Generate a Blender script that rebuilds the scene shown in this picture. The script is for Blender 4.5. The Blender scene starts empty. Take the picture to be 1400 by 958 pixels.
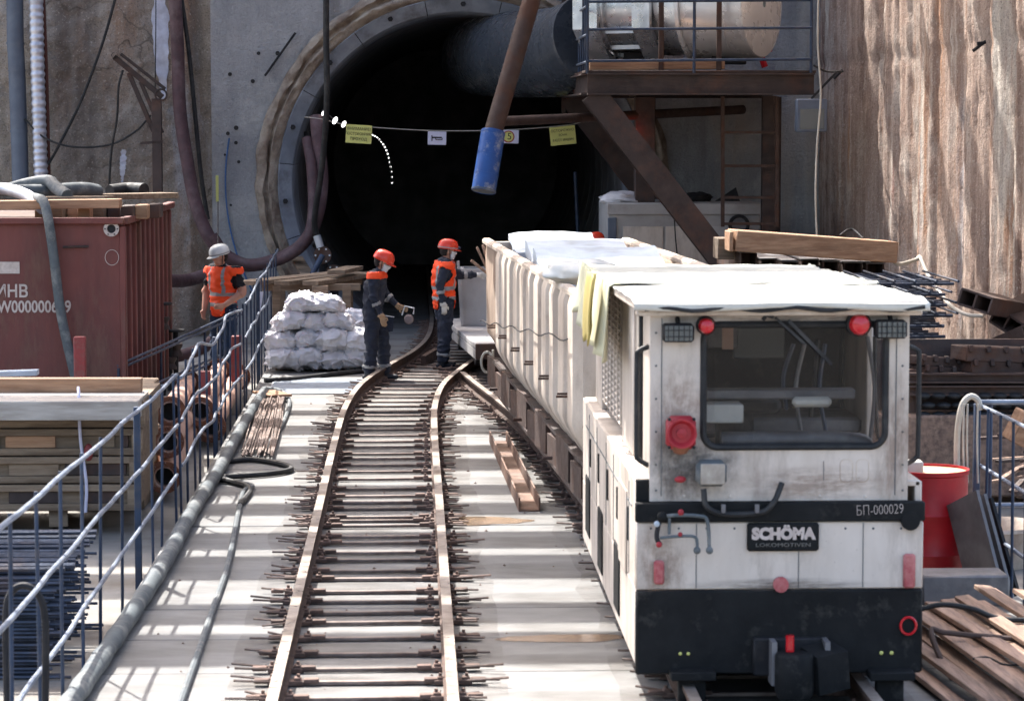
import bpy, bmesh, math, random
from mathutils import Vector, Matrix, Euler, noise
random.seed(7)
sc = bpy.context.scene
COL = sc.collection
R = math.radians
# ------------------------------------------------------------------ camera
F_PX, CAM_H = 3700.0, 3.4
PITCH = math.atan(314/F_PX)
YAW = math.atan(136*math.cos(PITCH)/F_PX)
cam_d = bpy.data.cameras.new('camera')
cam = bpy.data.objects.new('camera', cam_d); COL.objects.link(cam)
cam.location = (0, 0, CAM_H)
cam.rotation_euler = (math.pi/2-PITCH, 0, -YAW)
cam_d.sensor_width = 36.0
cam_d.lens = 36.0*F_PX/1400
cam_d.clip_start, cam_d.clip_end = 0.5, 500
cam_d.dof.use_dof = True
cam_d.dof.focus_distance = 33.0
cam_d.dof.aperture_fstop = 5.6
sc.camera = cam
# ------------------------------------------------------------------ sky and sun
SUN_EL, SUN_AZ = R(52), R(25)          # sun stands ahead of the camera, 25 degrees to the left
SDIR = Vector((-math.sin(SUN_AZ)*math.cos(SUN_EL), math.cos(SUN_AZ)*math.cos(SUN_EL), math.sin(SUN_EL)))
w = bpy.data.worlds.new('World'); sc.world = w; w.use_nodes = True
wn = w.node_tree.nodes; wl = w.node_tree.links
sky = wn.new('ShaderNodeTexSky'); sky.sky_type = 'NISHITA'; sky.sun_disc = False
sky.sun_elevation = SUN_EL
sky.sun_rotation = -SUN_AZ
sky.air_density = 1.0; sky.dust_density = 5.0; sky.ozone_density = 0.4
wl.new(sky.outputs[0], wn['Background'].inputs[0])
wn['Background'].inputs[1].default_value = 0.15
sd = bpy.data.lights.new('sun', 'SUN'); sd.energy = 3.1; sd.angle = R(0.55); sd.color = (1.0, 0.97, 0.925)
sun = bpy.data.objects.new('sun', sd); COL.objects.link(sun)
sun.rotation_euler = SDIR.to_track_quat('Z', 'Y').to_euler()
sun.location = (0, 0, 40)
sc.view_settings.view_transform = 'Standard'
sc.view_settings.look = 'None'
sc.view_settings.gamma = 1.0
sc.view_settings.use_curve_mapping = False
sc.view_settings.exposure = 2.0
sc.cycles.max_bounces = 6; sc.cycles.diffuse_bounces = 3; sc.cycles.glossy_bounces = 3
sc.cycles.transmission_bounces = 4; sc.cycles.transparent_max_bounces = 6
sc.cycles.caustics_reflective = False; sc.cycles.caustics_refractive = False

# ------------------------------------------------------------------ measuring helpers
_fw = Vector((math.sin(YAW)*math.cos(PITCH), math.cos(YAW)*math.cos(PITCH), -math.sin(PITCH)))
_rt = Vector((math.cos(YAW), -math.sin(YAW), 0))
_up = _rt.cross(_fw)
def ray(px, py): return _fw + _rt*((px-700)/F_PX) + _up*((479-py)/F_PX)
def at(px, py, Y):
    """survey point of the photograph at distance Y down the pit"""
    d = ray(px, py); return Vector((0, 0, CAM_H)) + d*(Y/d.y)
def gr(px, py, z=0.0):
    d = ray(px, py); return Vector((0, 0, CAM_H)) + d*((z-CAM_H)/d.z)
V = Vector
# ------------------------------------------------------------------ materials
MATS = {}
def C(r, g, b):
    f = lambda c: (c/255/12.92) if c/255 <= .04045 else ((c/255+.055)/1.055)**2.4
    return (f(r), f(g), f(b), 1)
def M(name, c1, c2=None, rough=.7, metal=0.0, scale=6.0, bump=.15, bscale=45.0, dirt=None, damt=.5, dscale=2.2, grime=None,
      dpos=.5, stretch=(1, 1, 1), rand=.12, spec=.4, bdist=.02, coat=0.0, rvar=.12):
    if name in MATS: return MATS[name]
    m = bpy.data.materials.new(name); m.use_nodes = True
    n = m.node_tree.nodes; l = m.node_tree.links; b = n['Principled BSDF']
    tc = n.new('ShaderNodeTexCoord'); mp = n.new('ShaderNodeMapping'); mp.inputs['Scale'].default_value = stretch
    l.new(tc.outputs['Object'], mp.inputs[0])
    def nz(s, d=4, r=.6):
        t = n.new('ShaderNodeTexNoise'); t.inputs['Scale'].default_value = s; t.inputs['Detail'].default_value = d
        t.inputs['Roughness'].default_value = r; l.new(mp.outputs[0], t.inputs['Vector']); return t
    def ramp(src, a, c):
        q = n.new('ShaderNodeMapRange'); q.inputs[1].default_value = a; q.inputs[2].default_value = c
        l.new(src, q.inputs[0]); return q.outputs[0]
    def mix(fac, a, c, mode='MIX'):
        x = n.new('ShaderNodeMix'); x.data_type = 'RGBA'; x.blend_type = mode
        if hasattr(fac, 'links'): l.new(fac, x.inputs[0])
        else: x.inputs[0].default_value = fac
        for s, v in ((x.inputs[6], a), (x.inputs[7], c)):
            if hasattr(v, 'links'): l.new(v, s)
            else: s.default_value = v
        return x.outputs[2]
    if c2 is None: c2 = tuple(x*.78 for x in c1[:3])+(1,)
    n1 = nz(scale)
    col = mix(ramp(n1.outputs[0], .35, .65), c1, c2)
    if dirt is not None:
        n2 = nz(dscale, 7, .68)
        f = ramp(n2.outputs[0], dpos, dpos+.16)
        mm = n.new('ShaderNodeMath'); mm.operation = 'MULTIPLY'; mm.inputs[1].default_value = damt; l.new(f, mm.inputs[0])
        col = mix(mm.outputs[0], col, dirt)
    if grime is not None:
        gc, ga, gs, gl = grime
        mg = n.new('ShaderNodeMapping'); mg.inputs['Scale'].default_value = (gs, gs, gs*.22); mg.inputs['Location'].default_value = (3, 7, 1); l.new(tc.outputs['Object'], mg.inputs[0])
        t1 = n.new('ShaderNodeTexNoise'); t1.inputs['Scale'].default_value = 1; t1.inputs['Detail'].default_value = 8; t1.inputs['Roughness'].default_value = .7; l.new(mg.outputs[0], t1.inputs['Vector'])
        t2 = n.new('ShaderNodeTexNoise'); t2.inputs['Scale'].default_value = 55; t2.inputs['Detail'].default_value = 3; l.new(tc.outputs['Object'], t2.inputs['Vector'])
        for t_, lo_, hi_, am in ((t1, gl, gl+.2, ga), (t2, .68, .74, ga*.4)):
            q = n.new('ShaderNodeMapRange'); q.inputs[1].default_value = lo_; q.inputs[2].default_value = hi_; q.inputs[4].default_value = am; l.new(t_.outputs[0], q.inputs[0])
            col = mix(q.outputs[0], col, gc)
    if rand:
        oi = n.new('ShaderNodeObjectInfo')
        q = n.new('ShaderNodeMapRange'); q.inputs[3].default_value = 1-rand; q.inputs[4].default_value = 1+rand
        l.new(oi.outputs['Random'], q.inputs[0])
        hs = n.new('ShaderNodeHueSaturation'); l.new(q.outputs[0], hs.inputs['Value']); l.new(col, hs.inputs['Color'])
        col = hs.outputs[0]
    l.new(col, b.inputs['Base Color'])
    b.inputs['Metallic'].default_value = metal
    rr = n.new('ShaderNodeMapRange'); rr.inputs[1].default_value = .3; rr.inputs[2].default_value = .7
    rr.inputs[3].default_value = max(.03, rough-rvar); rr.inputs[4].default_value = min(1, rough+rvar)
    l.new(nz(scale*2.3).outputs[0], rr.inputs[0]); l.new(rr.outputs[0], b.inputs['Roughness'])
    b.inputs['Specular IOR Level'].default_value = spec
    b.inputs['Coat Weight'].default_value = coat
    if bump:
        bp = n.new('ShaderNodeBump'); bp.inputs['Strength'].default_value = bump; bp.inputs['Distance'].default_value = bdist
        l.new(nz(bscale, 6, .65).outputs[0], bp.inputs['Height']); l.new(bp.outputs[0], b.inputs['Normal'])
    MATS[name] = m; return m
def glass(name, tint, rough=.02, alpha=.35):
    m = bpy.data.materials.new(name); m.use_nodes = True; b = m.node_tree.nodes['Principled BSDF']
    b.inputs['Base Color'].default_value = tint; b.inputs['Roughness'].default_value = rough
    b.inputs['Alpha'].default_value = alpha; b.inputs['Specular IOR Level'].default_value = .6
    MATS[name] = m; return m
def emit(name, c, s):
    m = bpy.data.materials.new(name); m.use_nodes = True; b = m.node_tree.nodes['Principled BSDF']
    b.inputs['Base Color'].default_value = c; b.inputs['Emission Color'].default_value = c; b.inputs['Emission Strength'].default_value = s
    MATS[name] = m; return m
RUST = C(92, 58, 42)
m_deck = M('deck_concrete', C(124, 123, 121), C(104, 103, 101), rough=.8, scale=1.6, bump=.35, bscale=30, dirt=C(94, 90, 85), damt=.55, dscale=.9, rand=.08, stretch=(.55, 1.5, 1), grime=(C(82, 77, 71), .35, 1.1, .54))
m_ground = M('ground_concrete', C(140, 136, 130), C(116, 112, 106), rough=.85, scale=1.2, bump=.4, bscale=25, dirt=C(98, 86, 74), damt=.7, dscale=.8, rand=0)
m_portal = M('portal_concrete', C(170, 171, 174), C(134, 136, 141), rough=.8, scale=1.1, bump=.5, bscale=14, dirt=C(186, 184, 178), damt=.6, dscale=1.5, rand=0, stretch=(1, 1, .55))
m_ring = M('ring_steel', C(158, 166, 178), C(128, 136, 148), rough=.6, metal=.1, scale=2, bump=.2, bscale=22, dirt=C(84, 78, 74), damt=.6, dscale=1.6, rand=.14)
m_seal = M('seal_mortar', C(162, 150, 136), C(116, 100, 88), rough=.95, scale=3.5, bump=.9, bscale=16, dirt=C(178, 168, 152), damt=.8, dscale=1.8, rand=.05, bdist=.05)
m_lining = M('lining_concrete', C(140, 140, 143), C(112, 112, 116), rough=.9, scale=2, rand=.05)
m_steel_rust = M('rusty_steel', C(84, 68, 62), C(66, 52, 46), rough=.75, metal=.25, scale=5, bump=.25, bscale=50, dirt=C(104, 66, 46), damt=.5, dscale=2.5, rand=.14)
m_beam = M('brown_beam', C(74, 62, 58), C(56, 48, 46), rough=.7, metal=.2, scale=3, bump=.2, bscale=40, dirt=C(98, 66, 52), damt=.6, dscale=1.6, rand=.12)
m_dark = M('dark_metal', C(40, 40, 43), C(30, 30, 33), rough=.65, metal=.1, spec=.25, scale=5, bump=.15, rand=.1, dirt=C(78, 72, 66), damt=.35)
m_black = M('black_rubber', C(30, 31, 33), C(22, 23, 25), rough=.65, scale=6, bump=.15, rand=.1, dirt=C(84, 82, 80), damt=.35, dscale=4)
m_hose = M('grey_hose', C(88, 95, 98), C(68, 74, 78), rough=.7, scale=5, bump=.15, rand=.1, dirt=C(150, 150, 146), damt=.55, dscale=5)
m_railtop = M('rail_steel', C(176, 166, 158), C(146, 134, 124), rough=.38, metal=.6, scale=5, bump=.1, bscale=60, dirt=C(110, 84, 68), damt=.5, dscale=2.2, rand=0)
m_railside = M('rail_rust', C(84, 64, 54), C(64, 50, 44), rough=.85, metal=.1, scale=7, bump=.3, rand=.1)
m_tie = M('tie_steel', C(138, 124, 116), C(100, 86, 80), rough=.6, metal=.4, scale=6, bump=.2, dirt=C(92, 64, 48), damt=.6, dscale=4, rand=.25)
m_clip = M('tie_clip', C(116, 94, 84), C(84, 68, 61), rough=.8, metal=.15, scale=9, bump=.25, rand=.25)
m_blue = M('blue_fence', C(46, 62, 86), C(36, 50, 70), rough=.5, metal=.1, scale=6, bump=.15, dirt=C(92, 84, 80), damt=.4, dscale=5, rand=.12)
m_rail_l = M('fence_rail_highlight', C(138, 146, 158), C(104, 114, 130), rough=.4, metal=.25, scale=6, bump=.15, dirt=C(84, 90, 104), damt=.5, dscale=4, rand=.08)  # paler than the fence bars: the rails' highlights are put into this colour
m_wood = M('grey_timber', C(146, 128, 108), C(118, 100, 82), rough=.85, scale=2.2, bump=.35, bscale=12, stretch=(1, 9, 9), dirt=C(92, 78, 66), damt=.6, dscale=1.3, rand=.22)
m_woodx = M('fresh_timber', C(176, 140, 110), C(146, 110, 84), rough=.8, scale=2.0, bump=.3, bscale=10, stretch=(1, 10, 10), dirt=C(112, 84, 64), damt=.55, dscale=1.2, rand=.16)
m_woody = M('plank_timber', C(166, 136, 116), C(128, 104, 90), rough=.85, scale=2.0, bump=.35, bscale=10, stretch=(10, 1, 10), dirt=C(84, 72, 66), damt=.6, dscale=1.0, rand=.25)
m_red = M('container_red', C(114, 62, 56), C(88, 50, 46), rough=.6, scale=1.4, bump=.2, bscale=18, dirt=C(112, 84, 70), damt=.8, dscale=1.5, stretch=(1.6, 1.6, .45), rand=.05, grime=(C(150, 116, 104), .4, 2.6, .58))
m_redpost = M('red_post', C(140, 56, 56), C(112, 46, 46), rough=.6, scale=4, dirt=C(120, 96, 86), damt=.5, dscale=4, rand=.1)
m_drum = M('drum_red', C(176, 26, 34), C(150, 20, 28), rough=.42, scale=3, bump=.05, rand=0, dirt=C(110, 30, 32), damt=.4)
m_white = M('loco_white', C(206, 195, 184), C(192, 180, 168), rough=.45, scale=2.5, bump=.06, bscale=14, dirt=C(140, 126, 112), damt=.6, dscale=1.7, dpos=.53, rand=.02, stretch=(1.5, 1.5, .6), grime=(C(118, 104, 92), .65, 2.6, .5))
m_lblack = M('loco_black', C(30, 31, 32), C(21, 22, 23), rough=.7, spec=.15, scale=4, bump=.12, dirt=C(92, 88, 82), damt=.4, dscale=4.5, dpos=.56, rand=.04)
m_tarp = M('roof_tarp', C(204, 202, 194), C(184, 181, 172), rough=.6, scale=3, bump=.3, bscale=7, rand=.02, dirt=C(176, 168, 150), damt=.35)
m_tarpy = M('yellow_tarp', C(204, 200, 166), C(190, 187, 160), rough=.7, scale=3, bump=.3, bscale=7, rand=.03, dirt=C(186, 186, 172), damt=.6, dscale=2)
m_mustard = M('mustard_tarp', C(176, 158, 92), C(160, 144, 86), rough=.6, scale=3, bump=.3, bscale=7, rand=.03)
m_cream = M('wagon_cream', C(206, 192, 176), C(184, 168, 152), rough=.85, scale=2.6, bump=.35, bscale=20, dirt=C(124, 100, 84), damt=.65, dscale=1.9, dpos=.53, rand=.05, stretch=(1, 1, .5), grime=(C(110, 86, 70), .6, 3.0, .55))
m_slab = M('pale_slab', C(196, 205, 214), C(172, 182, 192), rough=.8, scale=2.5, bump=.2, bscale=20, rand=.08, dirt=C(150, 148, 146), damt=.4)
m_redlamp = M('red_lens', C(196, 24, 36), C(176, 18, 30), rough=.2, bump=0, rand=0, coat=.5)
m_horn = M('horn_red', C(164, 40, 48), C(140, 34, 42), rough=.5, bump=.05, rand=0)
m_chrome = M('galvanised', C(206, 211, 216), C(184, 189, 194), rough=.45, metal=.45, scale=3, bump=.08, bscale=8, rand=.05)
m_silver = M('polished_silver', C(226, 229, 230), C(210, 213, 214), rough=.3, metal=.45, scale=1.2, bump=.05, bscale=3.5, rand=.02)
m_duct = M('black_duct', C(62, 67, 74), C(54, 59, 66), rough=.27, scale=2, bump=.05, bscale=5, rand=.03, spec=.7, rvar=.05)
m_galv = M('galvanised_sheet', C(214, 218, 222), C(176, 182, 188), rough=.3, metal=.8, scale=2.5, bump=.05, bscale=6, rand=.12)
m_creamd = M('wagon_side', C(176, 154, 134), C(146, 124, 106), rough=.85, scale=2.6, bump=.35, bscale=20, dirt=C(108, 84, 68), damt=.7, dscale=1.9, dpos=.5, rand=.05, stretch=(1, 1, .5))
m_bluepipe = M('blue_sleeve', C(36, 82, 150), C(30, 68, 128), rough=.5, scale=3, bump=.15, dirt=C(158, 160, 162), damt=.9, dscale=3.5, dpos=.52, rand=0)
m_sack = M('grey_sack', C(226, 225, 227), C(204, 203, 207), rough=.65, scale=3.2, bump=.35, bscale=9, dirt=C(176, 174, 176), damt=.4, dscale=3, rand=.08, bdist=.05)
m_cabin = M('cabin_grey', C(176, 174, 172), C(158, 156, 154), rough=.6, scale=2, bump=.06, rand=.06, dirt=C(130, 122, 116), damt=.4)
m_winehose = M('wine_hose', C(78, 55, 58), C(62, 45, 48), rough=.7, scale=5, bump=.15, dirt=C(120, 104, 104), damt=.4, rand=.08)
m_pinkpipe = M('primed_pipe', C(206, 172, 154), C(186, 150, 132), rough=.6, scale=4, bump=.1, dirt=C(150, 112, 94), damt=.4, rand=.06)
m_flange = M('rusty_flange', C(134, 86, 62), C(104, 64, 48), rough=.8, scale=8, bump=.3, rand=.1)
m_sheet = M('grey_sheet', C(120, 118, 120), C(98, 96, 98), rough=.55, metal=.4, scale=3, bump=.1, rand=.12, dirt=C(160, 158, 156), damt=.4)
m_rebar = M('dark_rebar', C(66, 74, 90), C(46, 52, 64), rough=.5, metal=.4, scale=8, bump=.2, rand=.2, dirt=C(104, 84, 72), damt=.4)
m_corr = M('foil_duct', C(196, 198, 206), C(170, 172, 182), rough=.4, metal=.6, scale=5, bump=.3, bscale=18, rand=0)
m_conduit = M('grey_conduit', C(92, 102, 116), C(78, 86, 100), rough=.55, scale=2, bump=.08, rand=.05, dirt=C(120, 124, 130), damt=.3)
m_ink = M('dark_ink', C(40, 38, 40), rough=.8, bump=0, rand=0)
m_chalk = M('chalk_paint', C(198, 186, 178), C(176, 162, 154), rough=.9, bump=0, rand=0, scale=20)
m_yellow = M('yellow_sign', C(206, 204, 120), C(196, 194, 112), rough=.6, bump=.05, rand=.05)
m_paper = M('white_sign', C(206, 204, 222), C(196, 194, 212), rough=.6, bump=.05, rand=.03)
m_wire = M('pale_wire', C(190, 184, 172), C(166, 160, 148), rough=.6, bump=0, rand=.05)
m_led = emit('led_light', (1, .98, .95, 1), 1.0)
m_redled = emit('red_signal', (1, .05, .03, 1), 2.5)
def stain_mat(name, c, amt):
    m = bpy.data.materials.new(name); m.use_nodes = True; n = m.node_tree.nodes; l = m.node_tree.links; b = n['Principled BSDF']
    b.inputs['Base Color'].default_value = c; b.inputs['Roughness'].default_value = .9
    tc = n.new('ShaderNodeTexCoord'); gd = n.new('ShaderNodeTexGradient'); gd.gradient_type = 'SPHERICAL'; l.new(tc.outputs['Object'], gd.inputs[0])
    t = n.new('ShaderNodeTexNoise'); t.inputs['Scale'].default_value = 3.0; t.inputs['Detail'].default_value = 7; t.inputs['Roughness'].default_value = .7; l.new(tc.outputs['Object'], t.inputs['Vector'])
    r1 = n.new('ShaderNodeMapRange'); r1.inputs[1].default_value = .36; r1.inputs[2].default_value = .66; l.new(t.outputs[0], r1.inputs[0])
    mm = n.new('ShaderNodeMath'); mm.operation = 'MULTIPLY'; l.new(gd.outputs['Fac'], mm.inputs[0]); l.new(r1.outputs[0], mm.inputs[1])
    r2 = n.new('ShaderNodeMapRange'); r2.inputs[2].default_value = .5; r2.inputs[4].default_value = amt; l.new(mm.outputs[0], r2.inputs[0]); l.new(r2.outputs[0], b.inputs['Alpha'])
    MATS[name] = m; return m
m_soot = stain_mat('soot_stain', C(92, 84, 77), .5); m_ruststain = stain_mat('rust_stain', C(140, 112, 92), .38)
m_glass = glass('loco_glass', (.01, .011, .012, 1), .03, .3)
m_lens = glass('lamp_glass', (.16, .18, .175, 1), .15, .7)

# ------------------------------------------------------------------ mesh helpers
ORIG = {}
def smooth_path(pts, n=6):
    pts = [V(p) for p in pts]
    if len(pts) < 3: return pts
    out = []
    P = [pts[0]*2-pts[1]] + pts + [pts[-1]*2-pts[-2]]
    for i in range(1, len(P)-2):
        a, b, c, d = P[i-1:i+3]
        for k in range(n):
            t = k/n
            out.append(.5*((2*b)+(c-a)*t+(2*a-5*b+4*c-d)*t*t+(3*b-a-3*c+d)*t**3))
    out.append(pts[-1]); return out
class MB:
    def __init__(s): s.bm = bmesh.new()
    def box(s, c, size, rot=(0, 0, 0), bev=0.0):
        mt = Matrix.Translation(V(c)) @ Euler(rot).to_matrix().to_4x4() @ Matrix.Diagonal((*size, 1))
        r = bmesh.ops.create_cube(s.bm, size=1, matrix=mt)
        if bev:
            es = list({e for v in r['verts'] for e in v.link_edges})
            bmesh.ops.bevel(s.bm, geom=es, offset=bev, segments=1, affect='EDGES', profile=.5)
        return s
    def bar(s, p0, p1, w, h, bev=0.0, roll=0.0):
        p0, p1 = V(p0), V(p1); d = p1-p0; L = d.length
        q = d.to_track_quat('X', 'Z')
        mt = Matrix.Translation((p0+p1)/2) @ q.to_matrix().to_4x4() @ Matrix.Rotation(roll, 4, 'X') @ Matrix.Diagonal((L, w, h, 1))
        r = bmesh.ops.create_cube(s.bm, size=1, matrix=mt)
        if bev:
            es = list({e for v in r['verts'] for e in v.link_edges})
            bmesh.ops.bevel(s.bm, geom=es, offset=bev, segments=1, affect='EDGES', profile=.5)
        return s
    def prof(s, p0, p1, poly, up=(0, 0, 1), caps=True):
        """extrude a closed 2-D profile (side, up) from p0 to p1"""
        p0, p1 = V(p0), V(p1); d = (p1-p0).normalized(); sd_ = d.cross(V(up)).normalized(); u = sd_.cross(d)
        A = [s.bm.verts.new(p0+sd_*a+u*b) for a, b in poly]; B = [s.bm.verts.new(p1+sd_*a+u*b) for a, b in poly]
        n = len(poly)
        for i in range(n): s.bm.faces.new((A[i], A[(i+1) % n], B[(i+1) % n], B[i]))
        if caps: s.bm.faces.new(A[::-1]); s.bm.faces.new(B)
        return s
    def ibeam(s, p0, p1, w, h, t=.02, up=(0, 0, 1)):
        a, b = w/2, h/2
        return s.prof(p0, p1, [(-a, -b), (a, -b), (a, -b+t), (t/2, -b+t), (t/2, b-t), (a, b-t), (a, b), (-a, b), (-a, b-t), (-t/2, b-t), (-t/2, -b+t), (-a, -b+t)], up)
    def tube(s, pts, r, seg=10, caps=True, smooth=0, rfn=None):
        pts = smooth_path(pts, smooth) if smooth else [V(p) for p in pts]
        rings = []; prev = None; n = len(pts)
        for i, p in enumerate(pts):
            d = (pts[min(i+1, n-1)]-pts[max(i-1, 0)])
            if d.length < 1e-9: d = V((0, 0, 1))
            d.normalize()
            if prev is None:
                prev = d.orthogonal().normalized()
            prev = (prev-d*prev.dot(d))
            if prev.length < 1e-6: prev = d.orthogonal()
            prev.normalize(); q = d.cross(prev)
            rr = rfn(i/(n-1)) if rfn else (r[i] if isinstance(r, (list, tuple)) else r)
            rings.append([s.bm.verts.new(p+(prev*math.cos(2*math.pi*k/seg)+q*math.sin(2*math.pi*k/seg))*rr) for k in range(seg)])
        for a, b in zip(rings, rings[1:]):
            for k in range(seg): s.bm.faces.new((a[k], a[(k+1) % seg], b[(k+1) % seg], b[k]))
        if caps: s.bm.faces.new(rings[0][::-1]); s.bm.faces.new(rings[-1])
        return s
    def lathe(s, c, prof, seg=24, axis='Z', a0=0, a1=2*math.pi, rot=None):
        full = abs(a1-a0-2*math.pi) < 1e-6; n = seg if full else seg+1
        rows = []
        for r, h in prof:
            row = []
            for k in range(n):
                a = a0+(a1-a0)*k/seg
                p = {'Z': V((r*math.cos(a), r*math.sin(a), h)), 'Y': V((r*math.cos(a), h, r*math.sin(a))), 'X': V((h, r*math.cos(a), r*math.sin(a)))}[axis]
                if rot is not None: p = rot @ p
                row.append(s.bm.verts.new(V(c)+p))
            rows.append(row)
        for a, b in zip(rows, rows[1:]):
            for k in range(seg): s.bm.faces.new((a[k], a[(k+1) % n], b[(k+1) % n], b[k]))
        return s
    def grid(s, nu, nv, fn):
        g = [[s.bm.verts.new(fn(i/nu, j/nv)) for j in range(nv+1)] for i in range(nu+1)]
        for i in range(nu):
            for j in range(nv): s.bm.faces.new((g[i][j], g[i+1][j], g[i+1][j+1], g[i][j+1]))
        return s
    def poly(s, pts): s.bm.faces.new([s.bm.verts.new(V(p)) for p in pts]); return s
    def ball(s, c, r, sc_=(1, 1, 1), u=12, v=8, rot=None):
        mt = Matrix.Translation(V(c)) @ (rot.to_4x4() if rot is not None else Matrix.Identity(4)) @ Matrix.Diagonal((r*sc_[0], r*sc_[1], r*sc_[2], 1))
        bmesh.ops.create_uvsphere(s.bm, u_segments=u, v_segments=v, radius=1, matrix=mt); return s
    def mesh(s, name, off=V((0, 0, 0)), smooth=True, ang=38):
        bmesh.ops.recalc_face_normals(s.bm, faces=s.bm.faces[:])
        me = bpy.data.meshes.new(name)
        bmesh.ops.translate(s.bm, verts=s.bm.verts[:], vec=-off)
        s.bm.to_mesh(me); s.bm.free()
        if smooth:
            me.polygons.foreach_set('use_smooth', [True]*len(me.polygons)); me.set_sharp_from_angle(angle=R(ang))
        return me
    def build(s, name, mat, parent=None, kind=None, smooth=True, ang=38, label=None):
        if parent is not None:
            off = ORIG[parent]
        else:
            vs = [v.co for v in s.bm.verts]
            off = V(((min(v.x for v in vs)+max(v.x for v in vs))/2, (min(v.y for v in vs)+max(v.y for v in vs))/2, min(v.z for v in vs)))
        me = s.mesh(name, off, smooth, ang)
        o = bpy.data.objects.new(name, me); COL.objects.link(o); me.materials.append(mat)
        ORIG[o] = off
        if parent is not None: o.parent = parent
        else: o.location = off
        if kind: o['kind'] = kind
        if label: o['label'] = label
        return o
def tag(o, label, cat, group=None):
    o['label'] = label; o['category'] = cat
    if group: o['group'] = group
    return o
def thing(name, label, cat, loc=(0, 0, 0), rotz=0.0, group=None, local=False):
    o = bpy.data.objects.new(name, None); COL.objects.link(o); o.empty_display_size = .1
    o.location = loc; o.rotation_euler = (0, 0, rotz)
    ORIG[o] = V((0, 0, 0)) if local else V(loc)
    return tag(o, label, cat, group)
def struct(o): o['kind'] = 'structure'; return o
def copy_tree(o, parent=None):
    c = o.copy(); COL.objects.link(c); c.parent = parent
    for ch in o.children: copy_tree(ch, c)
    return c
def inst(src, name, parent, loc, rot=(0, 0, 0), scl=(1, 1, 1)):
    c = src.copy(); COL.objects.link(c); c.parent = parent; c.location = loc; c.rotation_euler = rot; c.scale = scl; return c
def text(body, size, mat, name, parent, p, right, up, depth=.004, bold=0.0, sx=1.0):
    cu = bpy.data.curves.new(name, 'FONT'); cu.body = body; cu.size = size; cu.align_x = 'CENTER'; cu.align_y = 'CENTER'
    cu.extrude = depth; cu.offset = bold; cu.resolution_u = 3
    t = bpy.data.objects.new('tmp_text', cu); COL.objects.link(t)
    dg = bpy.context.evaluated_depsgraph_get()
    me = bpy.data.meshes.new_from_object(t.evaluated_get(dg)); me.materials.clear(); me.materials.append(mat)
    bpy.data.objects.remove(t)
    right = V(right).normalized(); up = V(up).normalized(); nr = right.cross(up)
    mt = Matrix((right*sx, up, nr)).transposed().to_4x4(); mt.translation = V(p)-ORIG[parent]
    me.transform(mt)
    o = bpy.data.objects.new(name, me); COL.objects.link(o); o.parent = parent; ORIG[o] = ORIG[parent]; o['kind'] = 'stuff'
    del o['kind']
    return o
def fr(v, s=1.0, o=4): return noise.fractal(V(v)*s, 1.0, 2.0, o)
# ================================================================== THE SETTING
WALL_Y, WALL_X, TOP = 44.0, 6.55, 11.2
g = MB(); g.grid(2, 2, lambda u, v: V((-160+320*u, -60+320*v, -.12)))
struct(g.build('ground', m_ground, smooth=False))
# ---- deck of precast slabs
g = MB(); g.box((.72, 31, -.075), (5.5, 46, .09)); deck = struct(g.build('deck', m_ground, smooth=False))
y = 8.4; i = 0
sl = MB(); sl.box((0, 0, 0), (5.48, 1.0, .05), bev=.008); slab_me = sl.mesh('slab'); slab_me.materials.append(m_deck)
while y < 53.5:
    L = random.choice((1.1, 1.25, 1.4, 1.25))
    o = bpy.data.objects.new('slab', slab_me); COL.objects.link(o); o.parent = deck
    o.location = V((.72, y+L/2, -.025+random.uniform(-.003, .002)))-ORIG[deck]; o.scale = (1, L-.012, 1)
    o.rotation_euler = (random.uniform(-.0015, .0015), random.uniform(-.001, .001), 0)
    y += L
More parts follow.
